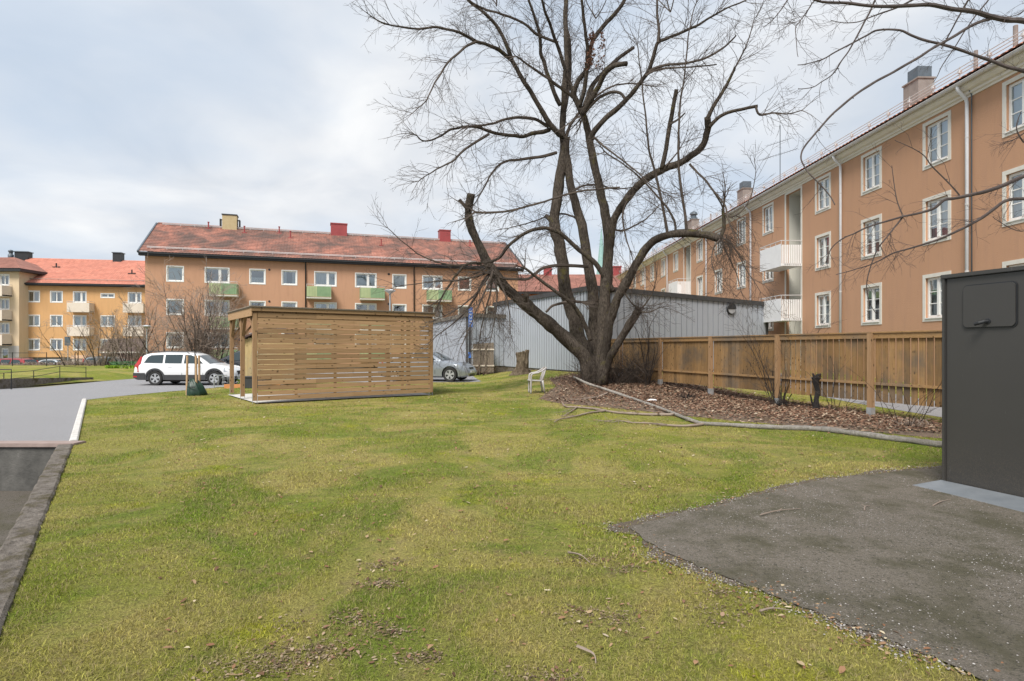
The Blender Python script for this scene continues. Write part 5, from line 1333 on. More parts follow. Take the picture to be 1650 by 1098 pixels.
# ---------------------------------------------------------------- slatted shelter
A_ = Vector((-7.25, 16.5)); B_ = Vector((-2.64, 19.7)); dP = (B_-A_).normalized(); LP = (B_-A_).length; DP = 3.63; HP = 2.74
sl = drape('shelter_floor', [[tuple(A_+dP*a+Vector((-dP.y, dP.x))*b) for a, b in ((.10, .06), (LP+.02, .03), (LP+.05, DP+.1), (-.05, DP+.1))]], .035, M['slab'])
pg = empty('slatted_shelter', (A_.x, A_.y, 0), math.atan2(dP.y, dP.x), 'new flat roofed timber shelter with a horizontal slatted wall on the lawn', 'shelter')
rr = random.Random(9); m = MB(); pitch = .1465; z = .10; k = 0
while z+.118 < HP-.10:
    x = .125; g = rr.uniform(-.004, .004)
    cuts = [.125, 2.9+rr.choice([-1.15, 0, 1.15]), LP-.01]
    for a, b in zip(cuts[:-1], cuts[1:]):
        dy = rr.uniform(-.003, .003); m.box(a+.002, b-.002, -.004+dy, .020+dy, z+g+rr.uniform(-.003,.003), z+(.130 if z > 1.3 else .124)+g*.5+rr.uniform(-.003, .004))
    z += pitch; k += 1
m.build('slat_panel', M['slat'], pg)
posts = [(0, 0), (0, DP/2), (0, DP), (LP-.115, 0), (LP-.115, DP/2), (LP-.115, DP)]
for x, y in posts:
    p = MB().box(x, x+.115, y-.01 if y == 0 else y-.058, y+.115 if y == 0 else y+.058, .10, HP-.17).build('post', M['post'], pg, bevel=.004)
    mm = MB()
    for q in (-.004, .116): mm.box(x+q, x+q+.004, y+.02, y+.08, -.12, .30) if y == 0 else mm.box(x+q, x+q+.004, y-.03, y+.03, -.12, .30)
    mm.build('post_shoe', M['galv'], p)
for x in (1.15, 2.3, 3.4, 4.5): MB().box(x, x+.07, .022, .092, .1, HP-.2).build('stud', M['post'], pg)
for y, s in ((DP/2-.03, 1), (DP-.03, 1), (.1, 1)):
    for xx in (.03,):
        for sg in ((-1, 1) if y > 1 and y < 3 else ((-1,) if y > 3 else (1,))):
            MB().bar((xx+.03, y+sg*.05, HP-.75), (xx+.03, y+sg*.40, HP-.22), .045, .09, (1, 0, 0)).build('brace', M['post'], pg)
for y in (DP/2, DP): MB().bar((.11, y, HP-.75), (.5, y, HP-.22), .045, .09, (0, 1, 0)).build('brace', M['post'], pg)
m = MB(); m.box(-.05, LP+.05, -.05, -.02, HP-.115, HP-.03); m.box(-.05, LP+.05, DP+.03, DP+.06, HP-.115, HP-.03); m.box(-.05, -.02, -.02, DP+.03, HP-.26, HP-.03); m.box(LP+.03, LP+.05, -.02, DP+.03, HP-.115, HP-.03)
m.build('fascia', M['slat'], pg)
m = MB()
for k in range(7): y = .1+k*(DP-.2)/6; m.box(-.03, LP+.03, y-.022, y+.022, HP-.17, HP-.04)
m.build('rafters', M['post'], pg)
m = MB(); m.box(-.07, LP+.07, -.07, DP+.07, HP-.03, HP-.005); m.box(-.09, LP+.09, -.09, .03, HP-.003, HP+.025); m.box(-.09, .03, .03, DP+.09, HP-.003, HP+.025)
m.build('roof', M['grey_wood'], pg)

# ---------------------------------------------------------------- fence
NF = [(8.3+.95*k, 13.6-2.64*k) for k in (3, 2, 1)]+[(8.3-.95*k, 13.6+2.64*k) for k in range(0, 6)]
fd = Vector((-.95, 2.64)).normalized(); ang = math.atan2(-fd.y, -fd.x)  # local x runs towards the camera
Lf = Vector((.95, 2.64)).length; far = NF[-1]
FN = empty('wooden_fence', (far[0], far[1], 0), ang, 'brown stained vertical board fence with square posts between lawn and footpath', 'fence')
SPAN = Vector((-.95, 2.64)).length; nf = len(NF)-1
rr = random.Random(5)
for i in range(nf):
    x0 = i*SPAN+.09; x1 = (i+1)*SPAN-.03; m = MB(); n = 16; p = (x1-x0)/n; wide = i >= nf-4
    for k in range(n):
        w = p*(.80 if wide else .93)*rr.uniform(.97, 1.03); y = rr.uniform(-.003, .003)
        m.box(x0+k*p, x0+k*p+w, .0+y, .021+y, .36+rr.uniform(-.006, .006), 1.91)
    m.build('board_panel', M['board_v'], FN)
    m = MB().box(x0-.02, x1+.02, -.048, -.004, .74, .80); m.box(x0-.02, x1+.02, -.048, -.004, 1.80, 1.92); m.build('rails', M['rail'], FN, bevel=.003)
MB().box(-.05, nf*SPAN+.05, -.075, .055, 1.925, 1.955).build('cap_rail', M['rail'], FN, bevel=.003)
for i in range(nf+1):
    x = i*SPAN; gx, gy = NF[nf-i]; gz = G(gx, gy)
    p = MB().box(x-.03, x+.085, -.125, -.01, .10+gz, 1.922).build('post', M['post'], FN, bevel=.004)
    MB().box(x-.036, x+.091, -.131, -.004, gz-.1, .22+gz).build('post_shoe', M['galv'], p)

# ---------------------------------------------------------------- dark cabinet
M['cab'] = None
t = NT('dark_grey_powder_coat'); co = t.coord()
c = t.mix(t.noise(co, 1.4, 5, .6), (.040,.038,.036), (.049,.047,.044))
c = t.mix(t.ramp(t.noise(t.coord((14, 14, 1.4)), 1.6, 5, .75), [(.665, 0.0), (.70, .5)]), c, (.15,.15,.145))
low = t.new('ShaderNodeSeparateXYZ'); t.link(co, low.inputs[0])
f = t.math('MULTIPLY', t.mapr(low.outputs['Z'], .75, 0, 0, 1), t.ramp(t.noise(co, 120, 3, .7), [(.5, 0.0), (.62, .55)]))
c = t.mix(f, c, (.12,.10,.075)); t.base(c); t.b.inputs['Roughness'].default_value = .38; t.bump(t.noise(co, 300, 2), .08, .002); M['cab'] = t.m
cA = Vector((4.95, 6.78)); cd = Vector((.31, -.95)).normalized(); Lc = 2.3
CB = empty('metal_cabinet', (cA.x, cA.y, 0), math.atan2(cd.y, cd.x), 'tall dark grey steel waste cabinet with rounded hatch and knob at the right edge', 'cabinet')
HC = 2.43; m = MB()
m.box(.035, Lc, .012, 1.25, .02, HC-.05).build('body', M['cab'], CB, bevel=.004)
MB().box(0, .033, -.012, .03, .03, HC-.045).build('corner_profile', M['cab'], CB, bevel=.004)
m = MB().box(.0, .033, .033, 1.25, .03, HC-.05).build('side_panel', M['cab'], CB, bevel=.003)
MB().box(-.012, Lc+.02, -.022, 1.28, HC-.045, HC).build('lid', M['cab'], CB, bevel=.006)
MB().box(-.045, Lc, -.010, 1.26, -.05, .028).build('base_frame', M['cab'], CB)
def rrect(x0, x1, z0, z1, r, y0, y1, k=5):
    P = []
    for cx, cz, a0 in ((x1-r, z0+r, -90), (x1-r, z1-r, 0), (x0+r, z1-r, 90), (x0+r, z0+r, 180)):
        for i in range(k+1): a = R(a0+90*i/k); P.append((cx+r*math.cos(a), cz+r*math.sin(a)))
    return MB().prism(P, y0, y1)
def cab_s(u): return along(cA, cd, u)
h0, h1 = cab_s(1553), cab_s(1637); yh = (cA+cd*((h0+h1)/2)).y
hz0 = 1.6+(560-528)*(cA+cd*h0).y/F; hz1 = 1.6+(560-462)*(cA+cd*h0).y/F
MB()
rrect(h0-.012, h1+.012, hz0-.012, hz1+.012, .05, .002, .0115).build('hatch_seal', M['black_metal'], CB, recalc=True)
hh = rrect(h0, h1, hz0, hz1, .045, -.012, .001).build('hatch', M['cab'], CB, recalc=True)
s = cab_s(1590); kz = 1.6+(560-518)*(cA+cd*s).y/F
m = MB(); m.tube([(s+.02, -.012, kz), (s+.005, -.05, kz-.004), (s-.03, -.075, kz-.018), (s-.07, -.085, kz-.03)], [.016, .018, .019, .018], 12)
m.lathe([(.03, -.012), (.028, -.02), (.0, -.02)], 14, (s+.02, 0, kz), 'y'); m.build('handle', M['black_metal'], hh, smooth=False)
# sloping sheet-metal apron
m = MB(); m.add([(-.09, -.40, .020), (Lc, -.40, .020), (Lc, -.013, .075), (-.01, -.013, .075), (-.09, -.40, .012), (Lc, -.40, .012), (Lc, -.013, .02), (-.01, -.013, .02)], [(0,1,2,3),(4,7,6,5),(0,4,5,1),(1,5,6,2),(2,6,7,3),(3,7,4,0)])
M['apron'] = mk('bluish_zinc_sheet', (.17,.19,.21), (.235,.255,.275), 5, .5, .1, 60, metal=.35)
m.build('apron', M['apron'], CB)

# ---------------------------------------------------------------- cars
def paint(name, c, rough=.3, metal=0):
    t = NT(name); t.base(c); t.b.inputs['Roughness'].default_value = rough; t.b.inputs['Metallic'].default_value = metal
    t.b.inputs['Coat Weight'].default_value = .7; t.b.inputs['Coat Roughness'].default_value = .06; return t.m
M['p_white'] = paint('white_car_paint', (.72,.73,.74)); M['p_silver'] = paint('silver_blue_car_paint', (.30,.33,.37), .3, .5)
M['p_black'] = paint('black_car_paint', (.020,.022,.028)); M['p_red'] = paint('dark_red_car_paint', (.27,.02,.025)); M['p_grey'] = paint('grey_car_paint', (.17,.20,.22), .3, .5)
M['p_light'] = paint('light_silver_car_paint', (.45,.49,.52), .3, .4)
M['plastic'] = mk('dark_plastic_cladding', (.030,.031,.033), (.042,.043,.045), 5, .6); M['tyre'] = mk('black_tyre', (.014,.014,.014), (.024,.024,.023), 8, .8)
M['rim'] = mk('alloy_rim', (.42,.43,.44), (.52,.53,.54), 5, .35, metal=.5); M['lamp_red'] = paint('red_tail_lamp', (.42,.012,.012)); M['lamp_clear'] = paint('clear_head_lamp', (.33,.36,.39), .12)
M['chrome'] = mk('chrome_trim', (.45,.46,.47), (.6,.61,.62), 5, .2, metal=.9); M['plate'] = mk('white_number_plate', (.65,.65,.63), (.7,.7,.68), 5, .5)
def cglass():
    t = NT('car_glass'); t.base((.03,.045,.05)); t.b.inputs['Roughness'].default_value = .06; t.b.inputs['Specular IOR Level'].default_value = .7; return t.m
M['cglass'] = cglass()
def lerp_prof(P, x):
    if x <= P[0][0]: return P[0][1]
    for (a, b), (c, d) in zip(P[:-1], P[1:]):
        if x <= c: t = (x-a)/(c-a); return b+(d-b)*t
    return P[-1][1]
def wheel(parent, x, y, r, w, side):
    t = MB().lathe([(r*.66, -w/2+.01), (r*.93, -w/2), (r, -w/2+.035), (r, w/2-.035), (r*.93, w/2), (r*.66, w/2-.01)], 28, axis='y', cap=False)
    o = t.build('wheel', M['tyre'], parent, smooth=False, loc=(x, y, r))
    m = MB(); s = side; yo = s*(w/2-.02)
    def ring(r0, r1, ya, yb):
        pr = [(r0, ya), (r1, ya), (r1, yb), (r0, yb), (r0, ya)]; m.lathe(pr, 28, axis='y', cap=False)
    ring(r*.58, r*.67, yo-.03*s, yo+.005*s)
    for k in range(10):
        a = 2*math.pi*(k//2)/5+(.17 if k % 2 else -.17)+.3; a2 = 2*math.pi*(k//2)/5+(.05 if k % 2 else -.05)+.3
        m.bar((math.cos(a2)*r*.12, yo-.012*s, math.sin(a2)*r*.12), (math.cos(a)*r*.62, yo-.006*s, math.sin(a)*r*.62), .055, .02, (0, 1, 0))
    m.lathe([(.0, yo), (r*.15, yo), (r*.17, yo-.02*s)], 14, axis='y')
    m.build('rim', M['rim'], o)
    MB().lathe([(r*.64, yo-.055*s), (0, yo-.055*s)], 20, axis='y').build('hub_back', M['tyre'], o)
def car(name, loc, yaw, label, P, pnt, group=None, lower=None):
    T = empty(name, loc, yaw, label, 'car', group); L, W2 = P['L'], P['W']/2; zb = P['zb']; top = P['top']; roof = P['roof']; belt = P['belt']; H = max(z for _, z in roof)-belt; wr = P.get('wr', .60)
    def hw(x):
        e = .55; f = 1.0
        if x < e: f = 1-.16*((e-x)/e)**2.4
        if x > L-e*1.3: f = 1-.26*((x-(L-e*1.3))/(e*1.3))**2.2
        return W2*f
    def zlow(x): return zb+.10*max(0, 1-x/.35)**2+.06*max(0, 1-(L-x)/.4)**2
    xs = sorted({0, .03, .10, .22, .4, *[round(.55+i*(L-1.4)/26, 3) for i in range(27)], L-.7, L-.5, L-.35, L-.22, L-.12, L-.05, L})
    m = MB(); K = None; rings = []
    for x in xs:
        w = hw(x); zt = lerp_prof(top, x); z0 = zlow(x); zs = min(zt-.06, z0+(zt-z0)*.42)
        inset = .02 if 0 < x < L else .05
        half = [(0, z0), (w*.86, z0), (w*.965, z0+.06), (w*.99, zs), (w, zs+(zt-zs)*.30), (w*.985, zs+(zt-zs)*.62), (w*.955, zt-.045), (w*.90, zt-.006), (w*.55, zt+.018), (0, zt+.026)]
        ring = [(x, y, z) for y, z in half]+[(x, -y, z) for y, z in reversed(half[1:-1])]
        rings.append(ring); K = len(ring)
    vs = [p for r_ in rings for p in r_]; fs = [(i*K+j, i*K+(j+1)%K, (i+1)*K+(j+1)%K, (i+1)*K+j) for i in range(len(xs)-1) for j in range(K)]
    fs += [tuple(range(K)), tuple(reversed(range((len(xs)-1)*K, len(xs)*K)))]
    body = MB().add(vs, fs).build('body', pnt, T, smooth=True, recalc=True)
    # wheel arches cut out of the body
    cm = MB()
    for ax in P['axles']:
        for s in (-1, 1): cm.lathe([(P['r']+.055, s*(W2-.28)), (P['r']+.055, s*(W2+.2))] if s > 0 else [(P['r']+.055, -(W2+.2)), (P['r']+.055, -(W2-.28))], 32, (ax, 0, P['r']+.01), 'y')
    cut = cm.build('arch_cutter', None, T, recalc=True)
    md = body.modifiers.new('b', 'BOOLEAN'); md.object = cut; md.operation = 'DIFFERENCE'; md.solver = 'EXACT'
    bpy.context.view_layer.update(); dg = bpy.context.evaluated_depsgraph_get()
    me = bpy.data.meshes.new_from_object(body.evaluated_get(dg)); body.modifiers.clear(); body.data = me
    me.materials.clear(); me.materials.append(pnt); bpy.data.objects.remove(cut)
    bm = bmesh.new(); bm.from_mesh(me)
    for e in bm.edges:
        if len(e.link_faces) == 2 and e.calc_face_angle(0) > R(35): e.smooth = False
    bm.to_mesh(me); bm.free()
    m = MB(); m.box(.5, L-.6, -W2+.27, W2-.27, .18, zb+.25); m.build('underbody', M['tyre'], T)
    # cabin
    gx = sorted({round(roof[0][0]+i*(roof[-1][0]-roof[0][0])/34, 3) for i in range(35)} | {p[0] for p in roof}); rings = []
    def gy(z): return W2*.915-(W2*.915-wr)*max(0, z-belt)/H
    for x in gx:
        zt = max(lerp_prof(roof, x), belt+.001); w0 = gy(belt)*min(1, hw(x)/W2+.0); w1 = gy(zt)*min(1, hw(x)/W2)
        half = [(w0, belt-.06), (w0, belt), (w1+.012, zt-.05*min(1, (zt-belt)/.2)), (w1-.06, zt-.006), (w1*.5, zt+.022), (0, zt+.028)]
        rings.append([(x, y, z) for y, z in half]+[(x, -y, z) for y, z in reversed(half[:-1])])
    K = len(rings[0]); vs = [p for r_ in rings for p in r_]; fs = [(i*K+j, i*K+j+1, (i+1)*K+j+1, (i+1)*K+j) for i in range(len(gx)-1) for j in range(K-1)]
    fs += [tuple(range(K)), tuple(reversed(range((len(gx)-1)*K, len(gx)*K)))]
    cabn = MB().add(vs, fs).build('cabin', pnt, T, smooth=True, recalc=True)
    bm = bmesh.new(); bm.from_mesh(cabn.data)
    for e in bm.edges:
        if len(e.link_faces) == 2 and e.calc_face_angle(0) > R(28): e.smooth = False
    bm.to_mesh(cabn.data); bm.free()
    for s in (-1, 1):
        for poly in P['side']:
            pts = [(x, s*(gy(z)*min(1, hw(x)/W2)+.016), z) for x, z in poly]
            if s > 0: pts = pts[::-1]
            q = MB().add(pts+[(x, y-s*.02, z) for x, y, z in pts], [tuple(range(len(pts)))]+[(i, (i+1)%len(pts), (i+1)%len(pts)+len(pts), i+len(pts)) for i in range(len(pts))])
            q.build('side_window', M['cglass'], cabn)
    for nm, (xa, xb) in (('rear_window', P['rg']), ('windscreen', P['fg'])):
        q = []; n = 5
        for i in range(n+1):
            x = xa+(xb-xa)*i/n; z = lerp_prof(roof, x); w = gy(z)*min(1, hw(x)/W2)-.10
            q.append([(x, -w, z-.0), (x, -w*.5, z+.022), (x, 0, z+.028), (x, w*.5, z+.022), (x, w, z)])
        off = .014; sg = -1 if nm == 'rear_window' else 1; m = MB()
        q = [[(x+sg*off, y, z+off) for x, y, z in row] for row in q]
        for i in range(n):
            for j in range(4): m.quad(q[i][j], q[i][j+1], q[i+1][j+1], q[i+1][j])
        m.build(nm, M['cglass'], cabn, smooth=True)
    for ax in P['axles']:
        for s in (-1, 1): wheel(T, ax, s*(W2-.115), P['r'], .215, s)
    if lower:   # dark cladding: sills, arches, bumpers
        for s in (-1, 1):
            m = MB(); a0, a1 = P['axles']; ra = P['r']+.05
            xs_ = [x for x in xs if a0+ra+.03 < x < a1-ra-.03]; xs_ = [a0+ra+.02]+xs_+[a1-ra-.02]
            for x0, x1 in zip(xs_[:-1], xs_[1:]):
                y = s*(W2+.008); m.quad((x0, y, zb), (x1, y, zb), (x1, y, zb+.24), (x0, y, zb+.24)); m.quad((x0, y, zb+.24), (x1, y, zb+.24), (x1, y-s*.04, zb+.255), (x0, y-s*.04, zb+.255))
            m.build('sill_cladding', lower, T)
            for ax in P['axles']:
                m = MB(); n = 18; o = []
                for i in range(n+1):
                    a = math.pi*(-.06+1.12*i/n); c_, s_ = math.cos(a), math.sin(a)
                    wl_ = hw(ax+c_*(ra+.08))+.016
                    for rad_, yy in ((ra, wl_-.05), (ra, wl_), (ra+.075, wl_), (ra+.085, wl_-.05)): o.append((ax+c_*rad_, s*yy, P['r']+.01+s_*rad_))
                m.add(o, [(i*4+j, i*4+j+1, i*4+j+5, i*4+j+4) for i in range(n) for j in range(3)]); m.build('arch_cladding', lower, T)
        for xa, xb, nm in ((-.035, P['axles'][0]-P['r']-.13, 'rear_bumper'), (P['axles'][1]+P['r']+.13, L+.03, 'front_bumper')):
            m = MB(); n = 10; o = []
            for i in range(n+1):
                x = xa+(xb-xa)*i/n; xx = min(max(x, 0), L); w = hw(xx)+.014; h1 = .60 if nm[0] == 'r' else .42
                for y, z in ((-w, zlow(xx)), (-w, h1), (-w+.06, h1+.02), (w-.06, h1+.02), (w, h1), (w, zlow(xx))): o.append((x, y, z))
            fs = [(i*6+j, i*6+j+1, i*6+j+7, i*6+j+6) for i in range(n) for j in range(5)]+[(0,1,2,3,4,5), tuple(n*6+j for j in (5,4,3,2,1,0))]
            m.add(o, fs); m.build(nm, lower, T, recalc=True)
    for s in (-1, 1):
        for nm, mt, pts in P['lamps']:
            q = []
            for x, z, dy in pts: q.append((x, s*(hw(min(max(x, 0), L))*dy+.014), z))
            n = len(q); m = MB(); cxm = L/2; inn = [(x+(.06 if x < cxm else -.06), y*.93, z) for x, y, z in q]
            m.add(q+inn, [tuple(range(n))]+[(i, (i+1)%n, (i+1)%n+n, i+n) for i in range(n)]); m.build(nm, M[mt], T, recalc=True)
        # mirror and handles
        mx = P['mirror']; m = MB(); m.bar((mx, s*(gy(belt+.08)), belt+.05), (mx+.02, s*(W2+.04), belt+.07), .05, .04); m.add([(mx-.07, s*(W2+.02), belt+.02), (mx+.05, s*(W2+.02), belt+.0), (mx+.06, s*(W2+.19), belt+.03), (mx-.07, s*(W2+.19), belt+.03),
              (mx-.07, s*(W2+.02), belt+.16), (mx+.02, s*(W2+.02), belt+.16), (mx+.03, s*(W2+.18), belt+.14), (mx-.07, s*(W2+.18), belt+.14)], [(0,1,2,3),(7,6,5,4),(0,4,5,1),(1,5,6,2),(2,6,7,3),(3,7,4,0)])
        m.build('mirror', M['plastic'] if lower else pnt, T, recalc=True)
        for hx in P['handles']: MB().box(hx, hx+.18, *(sorted((s*(W2*.965), s*(W2*1.0)))), belt-.14, belt-.11).build('door_handle', pnt, T)
        if P.get('rails'):
            x0, x1 = P['rails']; y = s*(wr-.02); zz = lerp_prof(roof, (x0+x1)/2)
            MB().tube([(x0, y, lerp_prof(roof, x0)-.01), (x0+.12, y, zz+.05), (x1-.12, y, lerp_prof(roof, x1-.12)+.05), (x1, y, lerp_prof(roof, x1)-.01)], .017, 6).build('roof_rail', M['plastic'], T)
    # door seams as thin dark grooves
    m = MB()
    for sx in P['seams']:
        for s in (-1, 1): m.bar((sx, s*(W2*1.001), zb+.16), (sx, s*(W2*.965), belt-.05), .012, .006, (0, 1, 0))
    m.build('door_seams', M['tyre'], T)
    if 'grille' in P:
        for gx_, gy_, gw, gz0, gz1 in P['grille']: MB().box(gx_, gx_+.05, gy_-gw/2, gy_+gw/2, gz0, gz1).build('grille', M['black_metal'], T)
        MB().box(L+.0, L+.025, -.26, .26, P['pz'], P['pz']+.11).build('number_plate', M['plate'], T)
    return T
WAG = dict(L=4.84, W=1.87, zb=.27, r=.35, belt=1.02, axles=(1.10, 3.96), wr=.62,
    top=[(0, .78), (.04, .98), (.15, 1.03), (3.4, 1.03), (3.7, 1.02), (4.3, .93), (4.6, .83), (4.76, .70), (4.84, .56)],
    roof=[(.10, 1.02), (.22, 1.20), (.40, 1.46), (.60, 1.54), (1.4, 1.60), (2.3, 1.59), (2.75, 1.53), (3.05, 1.43), (3.72, 1.02)],
    side=[[(.52, 1.10), (1.42, 1.08), (1.38, 1.49), (.80, 1.46), (.66, 1.38)], [(1.53, 1.08), (2.34, 1.07), (2.32, 1.49), (1.49, 1.49)], [(2.46, 1.07), (3.38, 1.07), (3.02, 1.36), (2.72, 1.47), (2.44, 1.49)]],
    rg=(.14, .40), fg=(3.06, 3.66), mirror=3.2, handles=(1.72, 2.62), rails=(.6, 2.6), seams=(1.46, 2.40, 3.42),
    lamps=[('tail_lamp', 'lamp_red', [(.0, .64, .97), (.30, .66, 1.0), (.26, .95, .985), (.33, 1.05, .93), (.30, 1.40, .80), (.16, 1.10, .93), (.03, .98, .95)]),
           ('headlamp', 'lamp_clear', [(4.42, .68, 1.0), (4.76, .64, .985), (4.70, .78, .93), (4.40, .86, .94)]), ('rear_reflector', 'lamp_red', [(-.03, .40, 1.0), (.22, .40, 1.01), (.22, .46, 1.01), (-.03, .46, 1.0)])],
    grille=[(4.80, 0, .7, .50, .70)], pz=.42)
SED = dict(L=4.52, W=1.82, zb=.20, r=.335, belt=.96, axles=(.95, 3.70), wr=.56,
    top=[(0, .72), (.05, .98), (.2, 1.02), (.7, 1.02), (3.1, .98), (3.3, .96), (3.9, .88), (4.25, .78), (4.42, .66), (4.52, .50)],
    roof=[(.55, 1.0), (.9, 1.22), (1.25, 1.37), (1.8, 1.42), (2.3, 1.41), (2.6, 1.34), (3.35, .96)],
    side=[[(1.02, 1.05), (1.75, 1.03), (1.75, 1.34), (1.38, 1.30)], [(1.85, 1.03), (2.98, 1.02), (2.55, 1.28), (2.2, 1.34), (1.85, 1.34)]],
    rg=(.62, 1.15), fg=(2.62, 3.28), mirror=2.85, handles=(1.5, 2.35), seams=(1.80, 2.98),
    lamps=[('tail_lamp', 'lamp_red', [(.0, .72, .95), (.35, .74, 1.0), (.32, .92, .97), (.04, .92, .95)]), ('headlamp', 'lamp_clear', [(4.02, .66, 1.0), (4.43, .58, .97), (4.36, .70, .93), (4.05, .79, .97)])],
    grille=[(4.44, .14, .22, .50, .66), (4.44, -.14, .22, .50, .66), (4.47, 0, .9, .24, .36)], pz=.40)
MPV = dict(L=4.6, W=1.84, zb=.22, r=.34, belt=1.08, axles=(.95, 3.72), wr=.64,
    top=[(0, .75), (.05, 1.05), (.2, 1.09), (3.5, 1.08), (3.9, 1.02), (4.3, .90), (4.5, .72), (4.6, .52)],
    roof=[(.06, 1.08), (.2, 1.45), (.42, 1.68), (1.2, 1.76), (2.3, 1.74), (2.7, 1.64), (3.9, 1.06)],
    side=[[(.5, 1.16), (1.4, 1.14), (1.4, 1.60), (.72, 1.58)], [(1.5, 1.14), (2.4, 1.13), (2.4, 1.62), (1.5, 1.62)], [(2.5, 1.13), (3.45, 1.13), (2.75, 1.54), (2.5, 1.60)]],
    rg=(.10, .38), fg=(2.75, 3.85), mirror=3.2, handles=(1.7, 2.6), seams=(1.45, 2.45, 3.3),
    lamps=[('tail_lamp', 'lamp_red', [(.0, .8, .95), (.2, .8, 1.0), (.2, 1.2, .93), (.05, 1.2, .93)]), ('headlamp', 'lamp_clear', [(4.05, .74, 1.0), (4.5, .66, .96), (4.42, .82, .93), (4.08, .90, .96)])],
    grille=[(4.54, 0, .8, .42, .58)], pz=.4)
def cpos(u, Y): x = (u-CX)*Y/F; return (x, Y, G(x, Y)+.004)
car('parked_car', cpos(232, 29.4), 0, 'white estate car with dark grey sill cladding and tall red tail lamps on the road', WAG, M['p_white'], None, M['plastic'])
x, y, z = cpos(759, 27.9); yw = R(-14); car('parked_car', (x-4.45*math.cos(yw), y-4.45*math.sin(yw), z), yw, 'silver blue saloon car with its nose showing past the slatted shelter', SED, M['p_silver'])
x, y, z = cpos(337, 33.0); car('parked_car', (x+4.6, y, z), R(180), 'black people carrier seen between the shelter posts behind the white estate car', MPV, M['p_black'])
x, y, z = cpos(338, 38.0); car('parked_car', (x+4.4, y, z), R(180), 'dark grey car farthest behind, its windscreen showing above the white bonnet', SED, M['p_grey'])
GC = 'cars parked behind the hedge'
x, y, z = cpos(55, 52); car('parked_car', (x, y, z), R(180), 'dark red estate car behind the low hedge at the far left', WAG, M['p_red'], GC)
x, y, z = cpos(54, 58); car('parked_car', (x, y, z), 0, 'pale silver car between the red estate car and the garden sign', SED, M['p_light'], GC)
x, y, z = cpos(140, 54); car('parked_car', (x-.1, y, z+.15), 0, 'grey silver car half hidden behind the hedge in front of the brick shed', WAG, M['p_grey'], GC)

# ---------------------------------------------------------------- raised front lawn, low wall, railing, hedge
def hl(x, y):
    w = sm((-x-22.1)/.6)*(1-sm((y-30)/3))+sm((-x-22.6)/2.5)*sm((y-30)/3)
    return G(x, y)*(1-w)+.14*w
m = MB(); xs = [-90, -70, -55, -45]+[-40+.8*i for i in range(22)]+[-22.25]; ys = [20+1.0*i for i in range(28)]+[47.5]
for i in range(len(xs)-1):
    for j in range(len(ys)-1):
        q = [(xs[i],ys[j]),(xs[i+1],ys[j]),(xs[i+1],ys[j+1]),(xs[i],ys[j+1])]
        if ys[j] >= 33 and xs[i+1] > -22.5: q = [(x if x < -22.5 else x, y) for x, y in q]
        m.add([(x, y, hl(x, y)+.012) for x, y in q], [(0,1,2,3)])
tag(m.build('front_lawn', M['lawn']), kind='structure')
W1 = (-22.0, 20.0); W2_ = (-22.15, 26); W3 = (-22.65, 31.9)
LW = empty('low_wall', (-22, 25, 0), 0, 'low stained concrete wall with thin black railing along the front lawn at the left', 'wall')
m = MB()
for (a, b, za, zb_) in ((W1, W2_, .24, .22), (W2_, W3, .22, -.02)):
    n = 12
    for i in range(n):
        t0, t1 = i/n, (i+1)/n; p = Vector(a).lerp(Vector(b), t0); q = Vector(a).lerp(Vector(b), t1); z0_, z1_ = za+(zb_-za)*t0, za+(zb_-za)*t1
        p = p-Vector((22*0-22, 25)) if False else p
        P8 = [(p.x+22-.22, p.y-25, -.5), (p.x+22, p.y-25, -.5), (q.x+22, q.y-25, -.5), (q.x+22-.22, q.y-25, -.5), (p.x+22-.22, p.y-25, z0_), (p.x+22, p.y-25, z0_), (q.x+22, q.y-25, z1_), (q.x+22-.22, q.y-25, z1_)]
        m.add(P8, [(4,5,6,7),(1,2,6,5),(0,4,7,3)]+([(0,1,5,4)] if i == 0 else [])+([(3,7,6,2)] if i == n-1 else []))
m.build('wall_body', M['concrete_wall'] if 'concrete_wall' in M else M['concrete'], LW)
m = MB()
for (u, y) in ((8, 25.9), (56, 27.6), (98, 29.4), (140, 31.7)):
    x = (u-CX)*y/F+22; z = hl(x-22, y); m.tube([(x-.05, y-25, z), (x-.05, y-25, z+.62)], .018, 6)
pts = [(8, 25.9), (56, 27.6), (98, 29.4), (140, 31.7)]
P_ = [((u-CX)*y/F+22-.05, y-25, hl((u-CX)*y/F, y)) for u, y in pts]; P_ = [(P_[0][0], P_[0][1]-6, P_[0][2])]+P_
for h in (.62, .34): m.tube([(x, y, z+h) for x, y, z in P_], .014, 6)
m.build('railing', M['black_metal'], LW)
HR = empty('handrail', (-21.4, 25.2, G(-21.4, 25.2)), 0, 'black tubular handrail standing at the foot of the low wall', 'handrail')
MB().tube([(.0, .0, 0), (0, 0, .86), (-1.2, -.6, .86), (-4, -2, .84)], .025, 8).build('rail', M['black_metal'], HR)
MB().tube([(-2.6, -1.3, .0), (-2.6, -1.3, .85)], .025, 8).build('post', M['black_metal'], HR)
# tall thin railing in front of the hedge
TR = empty('garden_railing', (-40, 45.5, .12), 0, 'tall thin black railing in front of the hedge and red car', 'railing')
m = MB(); m.tube([(-16, 0, 1.05), (4, 0, 1.05)], .02, 5)
for u in (20, 75, 121): x = (u-CX)*45.5/F+40; m.tube([(x, 0, 0), (x, 0, 1.1)], .028, 6)
m.build('rails', M['black_metal'], TR)
